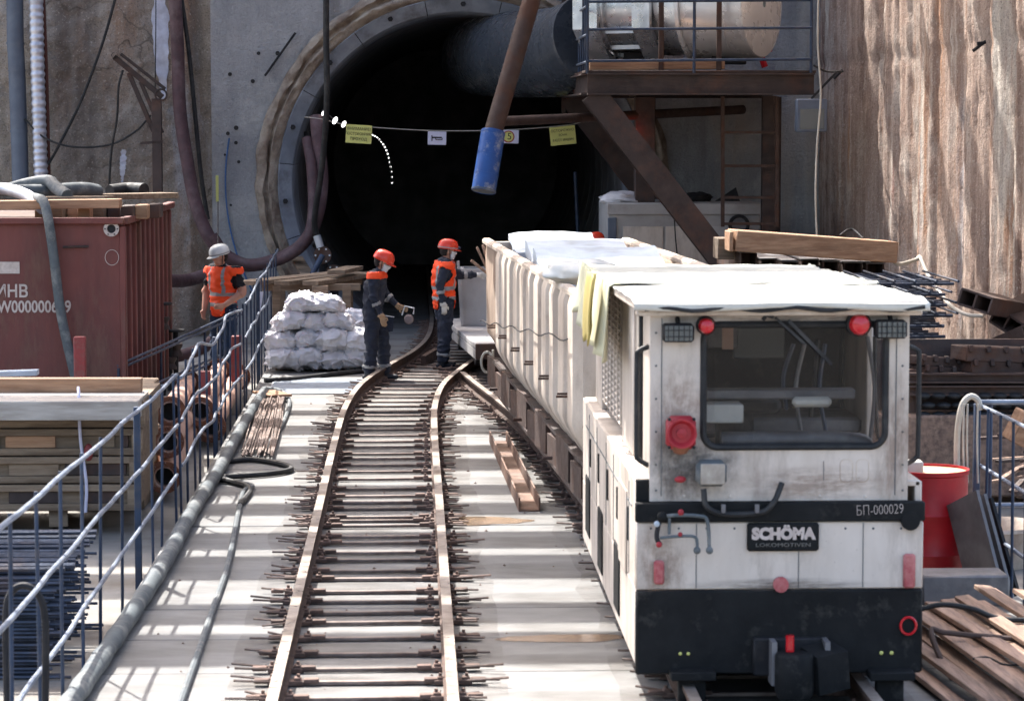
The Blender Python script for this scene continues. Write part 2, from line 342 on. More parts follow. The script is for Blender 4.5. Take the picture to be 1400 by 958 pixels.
# ---- material of the bored-pile walls
def wall_mat(name, base, dark, light, tints, streak=(3, 3, .16), seed=0.0, speck=.6, crack=0.0, vbump=0.0):
    m = bpy.data.materials.new(name); m.use_nodes = True
    n = m.node_tree.nodes; l = m.node_tree.links; b = n['Principled BSDF']
    tc = n.new('ShaderNodeTexCoord')
    def mp(scale, loc=(0, 0, 0)):
        q = n.new('ShaderNodeMapping'); q.inputs['Scale'].default_value = scale; q.inputs['Location'].default_value = loc
        l.new(tc.outputs['Object'], q.inputs[0]); return q.outputs[0]
    def nz(vec, s, d=6, r=.62):
        t = n.new('ShaderNodeTexNoise'); t.inputs['Scale'].default_value = s; t.inputs['Detail'].default_value = d
        t.inputs['Roughness'].default_value = r; l.new(vec, t.inputs['Vector']); return t.outputs[0]
    def rg(src, a, c, lo=0, hi=1):
        q = n.new('ShaderNodeMapRange'); q.inputs[1].default_value = a; q.inputs[2].default_value = c
        q.inputs[3].default_value = lo; q.inputs[4].default_value = hi; l.new(src, q.inputs[0]); return q.outputs[0]
    def mix(f, a, c):
        x = n.new('ShaderNodeMix'); x.data_type = 'RGBA'; l.new(f, x.inputs[0])
        for s_, v in ((x.inputs[6], a), (x.inputs[7], c)):
            if hasattr(v, 'links'): l.new(v, s_)
            else: s_.default_value = v
        return x.outputs[2]
    st = mp(streak, (seed, seed, 0)); iso = mp((1, 1, 1), (seed, 0, seed))
    col = mix(rg(nz(st, 1.0), .36, .64), base, dark)
    col = mix(rg(nz(iso, 1.1), .5, .72, 0, .75), col, light)
    for k, (tint, amt, lo, sc_) in enumerate(tints):
        q = mp((sc_, sc_, sc_*.13), (seed+7.3*k, 3.1*k, 1.7*k))
        col = mix(rg(nz(q, 1.0, 5), lo, lo+.1, 0, amt), col, tint)
    col = mix(rg(nz(iso, 14, 8, .75), .5, .8, 0, .55), col, dark)
    col = mix(rg(nz(iso, 42, 3, .6), .56, .66, 0, speck), col, tuple(c*.55 for c in dark[:3])+(1,))
    col = mix(rg(nz(iso, 27, 4, .6), .58, .70, 0, speck*.8), col, tuple(min(1, c*1.25) for c in light[:3])+(1,))
    if crack:
        wv = n.new('ShaderNodeVectorMath'); wv.operation = 'MULTIPLY_ADD'; nn_ = n.new('ShaderNodeTexNoise'); nn_.inputs['Scale'].default_value = 2.5; nn_.inputs['Detail'].default_value = 5
        l.new(iso, nn_.inputs['Vector']); l.new(nn_.outputs['Color'], wv.inputs[0]); wv.inputs[1].default_value = (.9, .9, .9); l.new(iso, wv.inputs[2])
        vo = n.new('ShaderNodeTexVoronoi'); vo.feature = 'DISTANCE_TO_EDGE'; vo.inputs['Scale'].default_value = crack; l.new(wv.outputs[0], vo.inputs['Vector'])
        q2 = n.new('ShaderNodeMath'); q2.operation = 'MULTIPLY'; l.new(rg(vo.outputs['Distance'], .0, .03, .75, 0), q2.inputs[0]); l.new(rg(nz(iso, .8, 3), .45, .6), q2.inputs[1])
        col = mix(q2.outputs[0], col, tuple(c*.4 for c in dark[:3])+(1,))
    l.new(col, b.inputs['Base Color']); b.inputs['Roughness'].default_value = .93; b.inputs['Specular IOR Level'].default_value = .2
    bp = n.new('ShaderNodeBump'); bp.inputs['Strength'].default_value = 1.0; bp.inputs['Distance'].default_value = .09
    if vbump:
        b2_ = n.new('ShaderNodeBump'); b2_.inputs['Strength'].default_value = vbump; b2_.inputs['Distance'].default_value = .07
        l.new(nz(mp((9, 9, .35)), 1.0, 6, .6), b2_.inputs['Height']); l.new(b2_.outputs[0], bp.inputs['Normal'])
        col2 = mix(rg(nz(mp((16, 16, .5)), 1.0, 5, .6), .52, .7, 0, .32), col, tuple(c*.6 for c in dark[:3])+(1,)); l.new(col2, b.inputs['Base Color'])
    l.new(nz(iso, 16, 9, .72), bp.inputs['Height']); l.new(bp.outputs[0], b.inputs['Normal'])
    return m
m_pile = wall_mat('pile_wall', C(204, 180, 164), C(156, 130, 116), C(218, 206, 194),
                  [(C(190, 136, 96), .75, .56, 1.2), (C(228, 218, 204), .9, .55, 1.7), (C(104, 72, 60), .8, .56, 1.4), (C(150, 156, 168), .6, .62, 1.5), (C(170, 84, 80), .6, .68, 1.0)], streak=(4, 4, .1), seed=3.0, vbump=.9)
m_rough = wall_mat('rough_wall', C(182, 171, 160), C(140, 130, 121), C(194, 186, 177),
                   [(C(162, 122, 94), .6, .56, .7), (C(186, 188, 196), .7, .62, 1.6), (C(130, 122, 96), .5, .6, .8), (C(104, 94, 88), .7, .58, .6)], streak=(1.4, 1.4, .5), seed=11.0, speck=.75, crack=.8)
m_portal = wall_mat('portal_wall', C(184, 184, 185), C(146, 147, 150), C(212, 211, 207), [(C(210, 206, 198), .8, .54, .8), (C(108, 102, 97), .75, .56, .7), (C(180, 158, 134), .55, .58, .7)], streak=(1.1, 1.1, .5), seed=23.0, speck=.25, crack=.0)
# ---- pile wall on the right, scalloped and ribbed
def pile(u, v):
    Y = 24+22*u; z = -.2+(TOP+.2)*v
    ph = (Y-24)/1.42
    s_ = abs(math.sin(math.pi*ph))**.7
    rib = .07*noise.noise(V((Y*2.1, 2.0, z*.01)))+.045*noise.noise(V((Y*6.5, 5.0, z*.02)))+.03*noise.noise(V((Y*15, 8.0, z*.05)))
    jt = .022*max(0, 1-abs(z-4.3-.05*noise.noise(V((Y*3, 0, 7))))/.09)-(.012 if z > 4.3 else 0)
    return V((WALL_X+.12-.12*s_+jt-rib-.02*fr((Y, 0, z*.15), 1.3)-.022*fr((Y, 3, z*.5), 9, 4), Y, z))
g = MB(); g.grid(330, 130, pile); o = g.build('pile_wall', m_pile, ang=80)
tag(o, 'tall rough brown bored-pile wall with vertical ribs and streaks along the pit', 'wall')
# ---- rough concrete headwall beside the portal
def roughw(u, v):
    X = -11+8.0*u; z = -.2+(TOP+.2)*v
    d = .07*fr((X, 0, z), .9, 5)+.035*fr((X, 2, z), 5, 4)
    if X > -3.62: d -= .25*min(1, (X+3.62)/.25)           # dark recess beside the smooth portal
    return V((X, WALL_Y+.35-d, z))
g = MB(); g.grid(230, 230, roughw); o = g.build('pit_wall', m_rough, ang=80)
tag(o, 'rough brown shotcrete wall behind the red tank with stains', 'wall')
# white run and green-brown stain on it
def stain(pts, wd, yy, mat, name, label, cat):
    g = MB(); n = 40
    def fn(u, v):
        k = u*(len(pts)-1); a = min(int(k), len(pts)-2); p = pts[a].lerp(pts[a+1], k-a)
        wv = wd*(.35+.65*math.sin(math.pi*min(1, .15+u*.9)))*(1+.5*noise.noise(V((u*9, 1, 0))))
        q = p+V(((v-.5)*wv+.02*noise.noise(V((u*20, v, 3))), 0, 0))
        q.y = roughw((q.x+11)/8.0, (q.z+.2)/(TOP+.2)).y-.012; return q
    g.grid(n, 3, fn); return tag(g.build(name, mat), label, cat)
m_lime = M('lime_run', C(196, 198, 210), C(170, 170, 182), rough=.9, scale=6, bump=.3, rand=0)
stain([at(215, -25, 44), at(217, 60, 44), at(221, 135, 44)], .26, 44, m_lime, 'lime_stain', 'long white lime run down the rough wall above the bracket', 'stain')
stain([at(166, 205, 44), at(164, 250, 44)], .1, 44, m_lime, 'lime_stain', 'short white drip on the rough wall below the cable loop', 'stain')
# ---- smooth portal wall with round opening
PC = at(632, 250, WALL_Y); PX, PZ = PC.x, PC.z
sP = F_PX/WALL_Y
R_IN, R_ST, R_SEAL = 229/sP, 250/sP, 277/sP
x0, x1, z0, z1 = -3.22, WALL_X+.15, -.2, TOP
def edgept(a):
    c, s_ = math.cos(a), math.sin(a)
    t = 1e9
    if c > 1e-9: t = min(t, (x1-PX)/c)
    if c < -1e-9: t = min(t, (x0-PX)/c)
    if s_ > 1e-9: t = min(t, (z1-PZ)/s_)
    if s_ < -1e-9: t = min(t, (z0-PZ)/s_)
    return PX+c*t, PZ+s_*t
angs = sorted([2*math.pi*k/180 for k in range(180)]+[math.atan2(zz-PZ, xx-PX) % (2*math.pi) for xx in (x0, x1) for zz in (z0, z1)])
g = MB(); n = len(angs); rows = []
for k, a in enumerate(angs):
    ex, ez = edgept(a); rr = R_SEAL*.985; row = []
    ix, iz = PX+rr*math.cos(a), max(z0, PZ+rr*math.sin(a))
    for j in range(15):
        t = j/14; X, Z = ix+(ex-ix)*t, iz+(ez-iz)*t
        row.append(g.bm.verts.new((X, WALL_Y-.25-.02*fr((X, 0, Z), 1.3)-.006*fr((X, 4, Z), 7), Z)))
    rows.append(row)
for k in range(n):
    a, b = rows[k], rows[(k+1) % n]
    for j in range(14): g.bm.faces.new((a[j], b[j], b[j+1], a[j+1]))
por = g.build('portal_wall', m_portal, ang=60)
tag(por, 'smooth grey concrete wall with the round tunnel opening', 'wall')
g = MB(); g.box((x0+.02, WALL_Y+.1, (z0+z1)/2), (.06, .64, z1-z0)); g.build('wall_edge', m_portal, por)
# tie holes and pits
m_hole = M('pit_hole', C(52, 50, 50), rough=1, bump=0, rand=.1)
for k in range(16):
    a = random.uniform(1.6, 3.4); rr = R_SEAL+random.uniform(.15, 1.0)
    X, Z = PX+rr*math.cos(a), PZ+rr*math.sin(a)
    if X < x0+.2: continue
    g = MB(); r_ = random.uniform(.012, .03); g.lathe((X, WALL_Y-.27, Z), [(r_*1.3, .0), (r_, -.006), (.002, .002)], 8, 'Y'); g.build('tie_hole', m_hole, por)
g = MB(); g.tube([at(362, 104, 43.68), at(404, 45, 43.68)], .02, 6); g.build('rebar_stub', m_dark, por)
g = MB(); g.tube([V((PX+(R_SEAL+.52)*math.cos(a), WALL_Y-.275, PZ+(R_SEAL+.52)*math.sin(a))) for a in [2.95+.04*k for k in range(18)]], .014, 5)
g.build('blue_mark', M('blue_chalk', C(70, 104, 150), rough=.9, bump=0, rand=0), por)
# grey dark stain strip and right-hand pour
# ---- mortar seal
def seal(u, v):
    a = 2*math.pi*u; t = v
    nzv = fr((math.cos(a)*3, math.sin(a)*3, v*1.2), 1.6, 5); n2 = fr((math.cos(a)*3, math.sin(a)*3, v*2), 6, 4)
    rr = R_ST-.02+(R_SEAL-R_ST+.05)*t+(.06*nzv if t > .6 else .01*nzv)
    dy = -.30-.14*math.sin(math.pi*min(1, t*1.02))**.6*(1+.6*nzv)-.035*n2+(.10 if abs(t-.52) < .07 else 0)
    return V((PX+rr*math.cos(a), WALL_Y+dy, PZ+rr*math.sin(a)))
g = MB(); g.grid(420, 12, seal); o = g.build('ring_seal', m_seal, ang=80)
tag(o, 'flaking brown mortar seal around the tunnel ring', 'seal')
# ---- steel ring of segments with bolts
ring = thing('tunnel_ring', 'grey steel ring framing the tunnel mouth', 'ring', (PX, WALL_Y-.3, PZ))
NS = 15
for k in range(NS):
    a0, a1 = 2*math.pi*k/NS+.002+.1, 2*math.pi*(k+1)/NS-.002+.1
    g = MB(); g.lathe((PX, WALL_Y, PZ), [(R_IN, 1.6), (R_IN, -.12), (R_IN+.03, -.20), (R_ST-.02, -.36), (R_ST, -.34), (R_ST, .3)], 8, 'Y', a0, a1)
    sg = g.build('ring_segment', m_ring, ring, ang=25)
    for f_ in (.5,):
        a = a0+(a1-a0)*f_; rr = (R_IN+R_ST)/2+.02
        g = MB(); g.lathe((PX+rr*math.cos(a), WALL_Y-.29, PZ+rr*math.sin(a)), [(.045, .05), (.045, -.03), (.002, -.03)], 6, 'Y'); g.build('bolt', m_dark, sg)
g = MB(); g.lathe((PX, WALL_Y, PZ), [(R_IN+.03, -.14), (R_IN+.06, 1.65)], 60, 'Y'); g.build('sun_block_sleeve', m_dark, ring)  # unseen sleeve added to keep sun from leaking between the segments
g = MB(); g.lathe((PX, WALL_Y, PZ), [(R_IN+.02, .05), (R_SEAL+.3, .05)], 60, 'Y'); g.build('sky_block_disc', m_dark, ring)  # unseen disc added to shut out bright sky behind ring and seal
# ---- tunnel lining behind it, ring after ring
tun = thing('tunnel_lining', 'dark tunnel bore lined with concrete rings', 'tunnel', (PX, WALL_Y+2, PZ))
for k in range(14):
    yy = WALL_Y+.3+k*1.6
    g = MB(); g.lathe((PX, 0, PZ), [(R_IN+.10, yy-.02), (R_IN+.02, yy+.04), (R_IN+.02, yy+1.56), (R_IN+.10, yy+1.62)], 48, 'Y'); g.build('lining_ring', m_lining, tun)
g = MB(); g.lathe((PX, WALL_Y+22.5, PZ), [(R_IN+.2, 0), (.0002, 0)], 48, 'Y'); g.build('end_face', m_lining, tun)
# ---- struts across the pit overhead (their shadows stripe the deck)
TEL = math.tan(SUN_EL); CA = math.cos(SUN_AZ)
for ys, wd, h in [(34.6, .8, 8.6), (31.5, .55, 8.2), (29.75, .9, 8.6), (27.95, .7, 8.6), (26.7, 1.0, 9.0), (24.85, .7, 8.6), (23.6, .76, 8.9), (21.85, .9, 8.6), (20.5, 1.15, 9.0), (18.55, .8, 8.6), (17.3, 1.1, 9.0), (12.4, .8, 8.6), (9.6, 1.0, 8.8)]:
    yy = ys+CA*h/TEL; r_ = wd*.41
    NSTR = globals().get('NSTR', 0)+1
    s_ = thing('pipe_strut', 'pipe strut overhead across the pit, number %s from the tunnel end' % ('one two three four five six seven eight nine ten eleven twelve thirteen fourteen'.split()[NSTR-1]), 'strut', (-2, yy, h), group='pipe struts across the pit')
    g = MB(); g.tube([(-11, yy, h), (WALL_X+.1, yy, h)], r_, 18); g.build('pipe', m_steel_rust, s_)
    g = MB(); g.box((WALL_X-.05, yy, h), (.1, r_*2.6, r_*2.6)); g.build('end_plate', m_beam, s_)
# ================================================================== TRACKS
def interp(tab, y):
    if y <= tab[0][0]: return tab[0][1]
    for (a, p), (b, q) in zip(tab, tab[1:]):
        if y <= b:
            t = (y-a)/(b-a); t = t*t*(3-2*t) if False else t; return p+(q-p)*t
    return tab[-1][1]
def dense(tab):
    pts = smooth_path([V((x, y, 0)) for y, x in tab], 8); return [(p.y, p.x) for p in pts]
T1 = dense([(6, -.29), (14, -.29), (22, -.29), (28, -.29), (31, -.255), (33.5, -.12), (36, .2), (38, .5), (40.5, .72), (44, .81), (50, .82), (62, .82)])
T2 = dense([(6, 2.08), (14, 2.08), (20, 2.08), (25, 1.93), (28, 1.76), (31, 1.52), (34, 1.22), (37, .97), (40.5, .84), (44, .82), (50, .82)])
RAIL_H, TIE_Z = .17, .035
GA = .508
def track(name, label, tab, y0, y1, ties, rails):
    t = thing(name, label, 'railway track', (tab[0][1], y0, 0))
    for s_ in rails:
        def pt(y, z):
            a = interp(tab, y-.2); b = interp(tab, y+.2); d = V((b-a, .4, 0)).normalized()
            return V((interp(tab, y), y, z))+V((d.y, -d.x, 0))*GA*s_
        prof = [(-.045, .0), (.045, .0), (.045, .012), (.009, .028), (.009, .098), (.034, .108), (.034, .135), (-.034, .135), (-.034, .108), (-.009, .098), (-.009, .028), (-.045, .012)]
        ys = []; yy = y0
        ye = min(y1, 34.9) if (tab is T2 and s_ < 0) else y1
        while yy < ye: ys.append(yy); yy += .5
        ys.append(ye)
        g = MB(); rows = []
        for yy in ys:
            p = pt(yy, RAIL_H-.135); a = interp(tab, yy-.2); b = interp(tab, yy+.2); d = V((b-a, .4, 0)).normalized(); sd_ = V((d.y, -d.x, 0))
            rows.append([g.bm.verts.new(p+sd_*u+V((0, 0, v))) for u, v in prof])
        nn = len(prof)
        for a, b in zip(rows, rows[1:]):
            for k in range(nn): g.bm.faces.new((a[k], a[(k+1) % nn], b[(k+1) % nn], b[k]))
        g.bm.faces.new(rows[0]); g.bm.faces.new(rows[-1][::-1])
        ro = g.build('rail', m_railside, t, ang=30)
        ro.data.materials.append(m_railtop)
        for p in ro.data.polygons:
            if p.normal.z > .8 and p.center.z+ORIG[ro].z > RAIL_H-.02: p.material_index = 1
    return t
def tie_mesh(k):
    rnd = random.Random(k); g = MB()
    hl = .78
    for j, sg in enumerate((-1, 1)):
        yy = sg*.028
        e0, e1 = rnd.uniform(-.05, .07), rnd.uniform(-.05, .07)
        L0, L1 = hl+rnd.uniform(-.1, .07), hl+rnd.uniform(-.1, .07)
        d0, d1 = rnd.uniform(-.02, .03), rnd.uniform(-.02, .03)
        g.tube([(-L0, yy+sg*e0*.4+sg*.03, .03+d0), (-.56, yy, .028), (-.3, yy*.35, .016), (.3, yy*.35, .016), (.56, yy, .028), (L1, yy+sg*e1*.4+sg*.03, .03+d1)], .0085, 6)
    g.box((0, 0, .016), (1.22, .04, .024), bev=.004)
    me = g.mesh('sleeper'); me.materials.append(m_tie); return me
def clip_mesh(k):
    rnd = random.Random(k+50); g = MB()
    g.box((0, 0, .02), (.20+rnd.uniform(-.02, .03), .085, .03), bev=.004)
    for s_ in (-1, 1):
        g.box((s_*.075, 0, .038), (.045, .06, .03), bev=.005)
        g.box((s_*.13+s_*rnd.uniform(0, .03), 0, .03), (.09, .06, .026), bev=.004)
        g.tube([(s_*.08, 0, .045), (s_*.08, 0, .072)], .011, 6)
    me = g.mesh('rail_clip'); me.materials.append(m_clip); return me
TIES = [tie_mesh(k) for k in range(6)]; CLIPS = [clip_mesh(k) for k in range(4)]
def lay_ties(t, tab, ys):
    for yy in ys:
        a = interp(tab, yy-.3); b = interp(tab, yy+.3); rz = -math.atan2(b-a, .6)
        o = bpy.data.objects.new('sleeper', random.choice(TIES)); COL.objects.link(o); o.parent = t
        o.location = V((interp(tab, yy)+random.uniform(-.03, .03), yy, .002))-V(t.location); o.rotation_euler = (0, 0, rz+random.uniform(-.02, .02))
        for s_ in (-1, 1):
            c = bpy.data.objects.new('rail_clip', random.choice(CLIPS)); COL.objects.link(c); c.parent = o
            c.location = (s_*GA, 0, .0); c.rotation_euler = (0, 0, random.choice((0, math.pi)))
ties1 = [26.0, 25.47, 24.78, 24.29, 23.9, 23.51, 23.0, 22.79, 22.5, 21.9, 21.58, 21.08, 20.72, 20.21, 19.86, 19.31, 18.91, 18.48, 18.11, 17.55, 17.02, 16.55, 16.16, 15.7, 15.2, 14.7, 14.2]
yy = 26.5
while yy < 46: ties1.append(yy); yy += random.uniform(.38, .62)
tr1 = track('railway_track', 'curving narrow track with thin steel sleepers on the concrete deck', T1, 9, 60, ties1, (-1, 1))
lay_ties(tr1, T1, ties1)
ties2 = []; yy = 13.9
while yy < 37.5: ties2.append(yy); yy += random.uniform(.36, .6)
tr2 = track('railway_track', 'second track under the locomotive and wagon, joining the first', T2, 9, 37.6, ties2, (-1, 1))
lay_ties(tr2, T2, ties2)
# dried mud film on the deck between and beside the rails
m_mud = M('mud_film', C(112, 102, 94), C(90, 80, 72), rough=.9, scale=3, bump=.3, rand=0)
def mudify(m):
    n = m.node_tree.nodes; l = m.node_tree.links; b = n['Principled BSDF']; tc = n.new('ShaderNodeTexCoord'); mp = n.new('ShaderNodeMapping'); mp.inputs['Scale'].default_value = (.7, 1.6, 1); l.new(tc.outputs['Object'], mp.inputs[0])
    t = n.new('ShaderNodeTexNoise'); t.inputs['Scale'].default_value = 1.7; t.inputs['Detail'].default_value = 9; t.inputs['Roughness'].default_value = .72; l.new(mp.outputs[0], t.inputs['Vector'])
    q = n.new('ShaderNodeMapRange'); q.inputs[1].default_value = .40; q.inputs[2].default_value = .66; q.inputs[4].default_value = .32; l.new(t.outputs[0], q.inputs[0]); l.new(q.outputs[0], b.inputs['Alpha'])
mudify(m_mud)
for tab, y0, y1, z_, nm in ((T1, 9, 43, .0035, 'first'), (T2, 9, 36, .0042, 'second')):
    g = MB(); g.grid(80, 2, lambda u, v: V((interp(tab, y0+(y1-y0)*u)+(v-.5)*(1.7+.3*noise.noise(V((u*30, v*3, 0)))), y0+(y1-y0)*u, z_)))
    o = g.build('mud_film', m_mud, smooth=False); tag(o, 'thin film of dried mud under the %s track' % nm, 'mud'); o['kind'] = 'stuff'
# check rail by the switch
g = MB(); g.prof((.14, 37.3, .03), (.33, 38.6, .03), [(-.04, 0), (.04, 0), (.035, .13), (-.035, .13)])
tag(g.build('check_rail', m_railside), 'short curved check rail inside the track by the far worker', 'rail')

# ================================================================== OBJECTS ON THE DECK
# channel iron lying beside the track
a, b = gr(681, 604, .0), gr(724, 699, .0)
g = MB(); tt = .014
g.prof(b, a, [(-.095, 0), (.095, 0), (.095, .12), (.095-tt, .12), (.095-tt, tt), (-.095+tt, tt), (-.095+tt, .12), (-.095, .12)])
tag(g.build('channel_iron', M('rust_orange', C(112, 84, 68), C(78, 60, 52), rough=.7, metal=.2, scale=3, bump=.3, dirt=C(150, 132, 120), damt=.5)), 'rusty open steel channel lying on the deck beside the track', 'steel channel')
# puddles
m_pud = M('puddle', C(150, 128, 106), C(132, 114, 98), rough=.12, bump=.02, rand=0, scale=2, spec=.5)
def puddle(cx, cy, rx, ry, label):
    g = MB(); pts = []
    for k in range(40):
        a = 2*math.pi*k/40; q = 1+.35*noise.noise(V((math.cos(a)*1.7+cx, math.sin(a)*1.7, cy)))
        pts.append(V((cx+rx*q*math.cos(a), cy+ry*q*math.sin(a), .0035)))
    g.poly(pts); o = g.build('puddle', m_pud, smooth=False); tag(o, label, 'puddle'); return o
puddle(.55, 22.85, .45, .22, 'shallow brown puddle between the two tracks below the channel iron')
puddle(1.0, 17.6, .42, .14, 'thin brown puddle at the near end between the tracks')
# tread plate
p = gr(432, 528)
pl = thing('tread_plate', 'ribbed steel tread plate on the deck before the sacks', 'plate', (p.x, p.y, 0))
g = MB(); g.box((p.x, p.y, .008), (1.16, 2.0, .008), bev=.002); g.build('plate', m_chrome, pl)
g = MB()
for k in range(26): g.box((p.x, p.y-.94+k*.075, .015), (1.12, .018, .006))
o = g.build('ribs', m_chrome, pl); o['kind'] = 'stuff'
# long hose along the fence, wrapped in grey
g = MB(); hp = [gr(x, y_, .07) for x, y_ in [(60, 1010), (110, 940), (182, 835), (230, 760), (262, 700), (300, 640), (322, 600), (345, 560), (362, 535)]]
g.tube(hp, .06, 12, smooth=8, rfn=lambda t: .062+.006*math.sin(t*160))
h1 = g.build('wrapped_hose', m_hose); tag(h1, 'thick grey wrapped hose lying along the foot of the blue fence', 'hose')
def hose(name, label, pts, r, mat, smooth=8, seg=8, cat='cable'):
    g = MB(); g.tube(pts, r, seg, smooth=smooth); return tag(g.build(name, mat), label, cat)
hose('black_hose', 'thin black hose trailing down the deck towards the camera', [gr(x, y_, .025) for x, y_ in [(245, 965), (268, 900), (292, 830), (312, 770), (326, 700), (333, 672), (345, 664), (318, 658), (302, 652)]], .024, m_hose)
hose('black_hose', 'black hose looping across the deck from the fence', [gr(x, y_, .03) for x, y_ in [(312, 630), (345, 628), (385, 634), (398, 641), (370, 647), (305, 652)]], .028, m_black)
hose('black_hose', 'second short black hose loop by the rod bundle', [gr(x, y_, .03) for x, y_ in [(300, 655), (325, 660), (342, 668), (336, 680), (328, 690)]], .026, m_black)
hose('grey_hose', 'grey hose winding beside the bundle of rods', [gr(x, y_, .025) for x, y_ in [(362, 530), (385, 535), (396, 550), (386, 580), (372, 600), (366, 615)]], .026, m_hose)
hose('black_hose', 'black hose running past the pallet of sacks to the fence', [gr(x, y_, .03) for x, y_ in [(362, 520), (400, 518), (450, 512), (500, 507)]], .035, m_black)
# bundle of rods
br = thing('rod_bundle', 'bundle of thin rusty rods lying by the fence', 'rods', gr(355, 590))
for k in range(46):
    u = random.random()
    a = gr(330+44*u, 618+random.uniform(-4, 6), .015+random.random()*.05); b = gr(362+24*u+random.uniform(-4, 4), 538+random.uniform(-4, 8), .02+random.random()*.07)
    g = MB(); g.tube([a, a.lerp(b, .5)+V((random.uniform(-.04, .04), 0, random.uniform(0, .03))), b], .009, 5); g.build('rod', m_tie, br)
g = MB(); g.box(gr(372, 538, .08), (.3, .6, .03), rot=(0, 0, .4), bev=.005); tag(g.build('board_offcut', m_woodx), 'small board offcut on the end of the rod bundle', 'board')

# ---- grit and dirt lying along the rails
def grit(tab, n, y0, y1, nm):
    g = MB()
    for k in range(n):
        yy = random.uniform(y0, y1); s_ = random.choice((-1, 1)); x_ = interp(tab, yy)+s_*(GA+random.gauss(0, .12)); r_ = random.uniform(.006, .018)
        if random.random() < .25: x_ = interp(tab, yy)+random.uniform(-1.6, 1.6)
        p = V((x_, yy, .002)); vs = [g.bm.verts.new(p+V((r_*math.cos(a)*random.uniform(.6, 1.3), r_*math.sin(a)*random.uniform(.6, 1.3), 0))) for a in (0, 1.57, 3.14, 4.7)]; t_ = g.bm.verts.new(p+V((0, 0, r_*.9)))
        for j in range(4): g.bm.faces.new((vs[j], vs[(j+1) % 4], t_))
    o = g.build(nm, m_clip, smooth=False); o['kind'] = 'stuff'; tag(o, 'scattered dark grit along the %s track' % ('first' if tab is T1 else 'second'), 'grit'); return o
grit(T1, 350, 13.5, 40, 'grit'); grit(T2, 200, 14, 36, 'grit')
# ---- left fence
def fence_run(root, X, ys, zt, rails, zr, posts, wig, mat_v, mat_r, r_v=.0115, r_r=.015, ext=(0, 0)):
    for yy in ys:
        post = yy in posts
        g = MB(); dx = random.uniform(-.02, .02)
        if post: g.box((X, yy, zt(yy)/2-.05), (.05, .05, zt(yy)+.1), bev=.005)
        else: g.tube([(X+dx, yy, -.1), (X, yy, zt(yy))], r_v, 8)
        g.build('post' if post else 'bar', mat_v, root)
    for zf in zr:
        y0, y1 = ys[0]-ext[0], ys[-1]+ext[1]; n = int((y1-y0)/.25); pts = []
        for k in range(n+1):
            yy = y0+(y1-y0)*k/n
            pts.append((X+.028+wig*.6*noise.noise(V((yy*1.3, zf*7, 1))), yy, zt(yy)*zf+wig*noise.noise(V((yy*.6, zf*9, 4)))))
        g = MB(); g.tube(pts, r_r, 8); g.build('rail', mat_r, root)
ft = lambda y: 1.42-.02*(y-13) if y < 22 else 1.24
FX = -2.06
near = [12.0, 12.9, 13.78, 14.73, 15.75, 16.77, 17.8, 19.1, 20.15, 21.2, 22.2, 23.2]
f1 = thing('site_fence', 'blue steel bar fence panel along the deck in front of the rebar', 'fence', (FX, 18, 0))
fence_run(f1, FX, near, ft, 3, (.99, .64, .30), (12.0, 20.15), .022, m_blue, m_rail_l)
far = [23.7, 24.5, 25.3, 26.1, 26.9, 28.1, 28.9, 29.7, 30.5, 31.3, 32.2]
f2 = thing('site_fence', 'blue fence panel with a bent top rail by the flanged pipes', 'fence', (FX, 28, 0))
fence_run(f2, FX, far, lambda y: 1.22+.06*math.sin(y*1.3), 3, (.99, .66, .33), (28.1,), .045, m_blue, m_rail_l)
far2 = [32.8, 33.6, 34.4, 35.2, 36.0, 36.8, 37.6, 38.4, 39.2, 40.0, 40.8]
f3 = thing('site_fence', 'far blue fence panel beside the pallet of sacks', 'fence', (FX, 36, 0))
fence_run(f3, FX+.0, far2, lambda y: 1.2+.035*(y-33), 3, (.99, .66, .33), (36.0,), .05, m_blue, m_rail_l)
# white tape on the fence corner
g = MB(); q = at(355, 412, 36); g.box(q, (.06, .02, .26), rot=(0, .15, 0)); tag(g.build('white_tag', m_paper), 'white paper strip tied to the far fence top', 'tag')
# stair handrail beyond the fence
hr = thing('handrail', 'twin blue sloping handrails of the steps beside the red tank', 'handrail', at(250, 520, 33))
for (a, b) in (((160, 500), (330, 424)), ((162, 505), (332, 429)), ((214, 524), (300, 486)), ((216, 530), (318, 483))):
    g = MB(); g.tube([at(*a, 30.0), at(*b, 35.5)], .016, 8); g.build('rail', m_blue, hr)
for px, p0, p1, yy in ((162, 503, 560, 30.0), (220, 476, 560, 32.2), (280, 450, 520, 34)):
    g = MB(); g.tube([at(px, p0, yy), V((at(px, p0, yy).x, yy, -.1))], .016, 8); g.build('post', m_blue, hr)

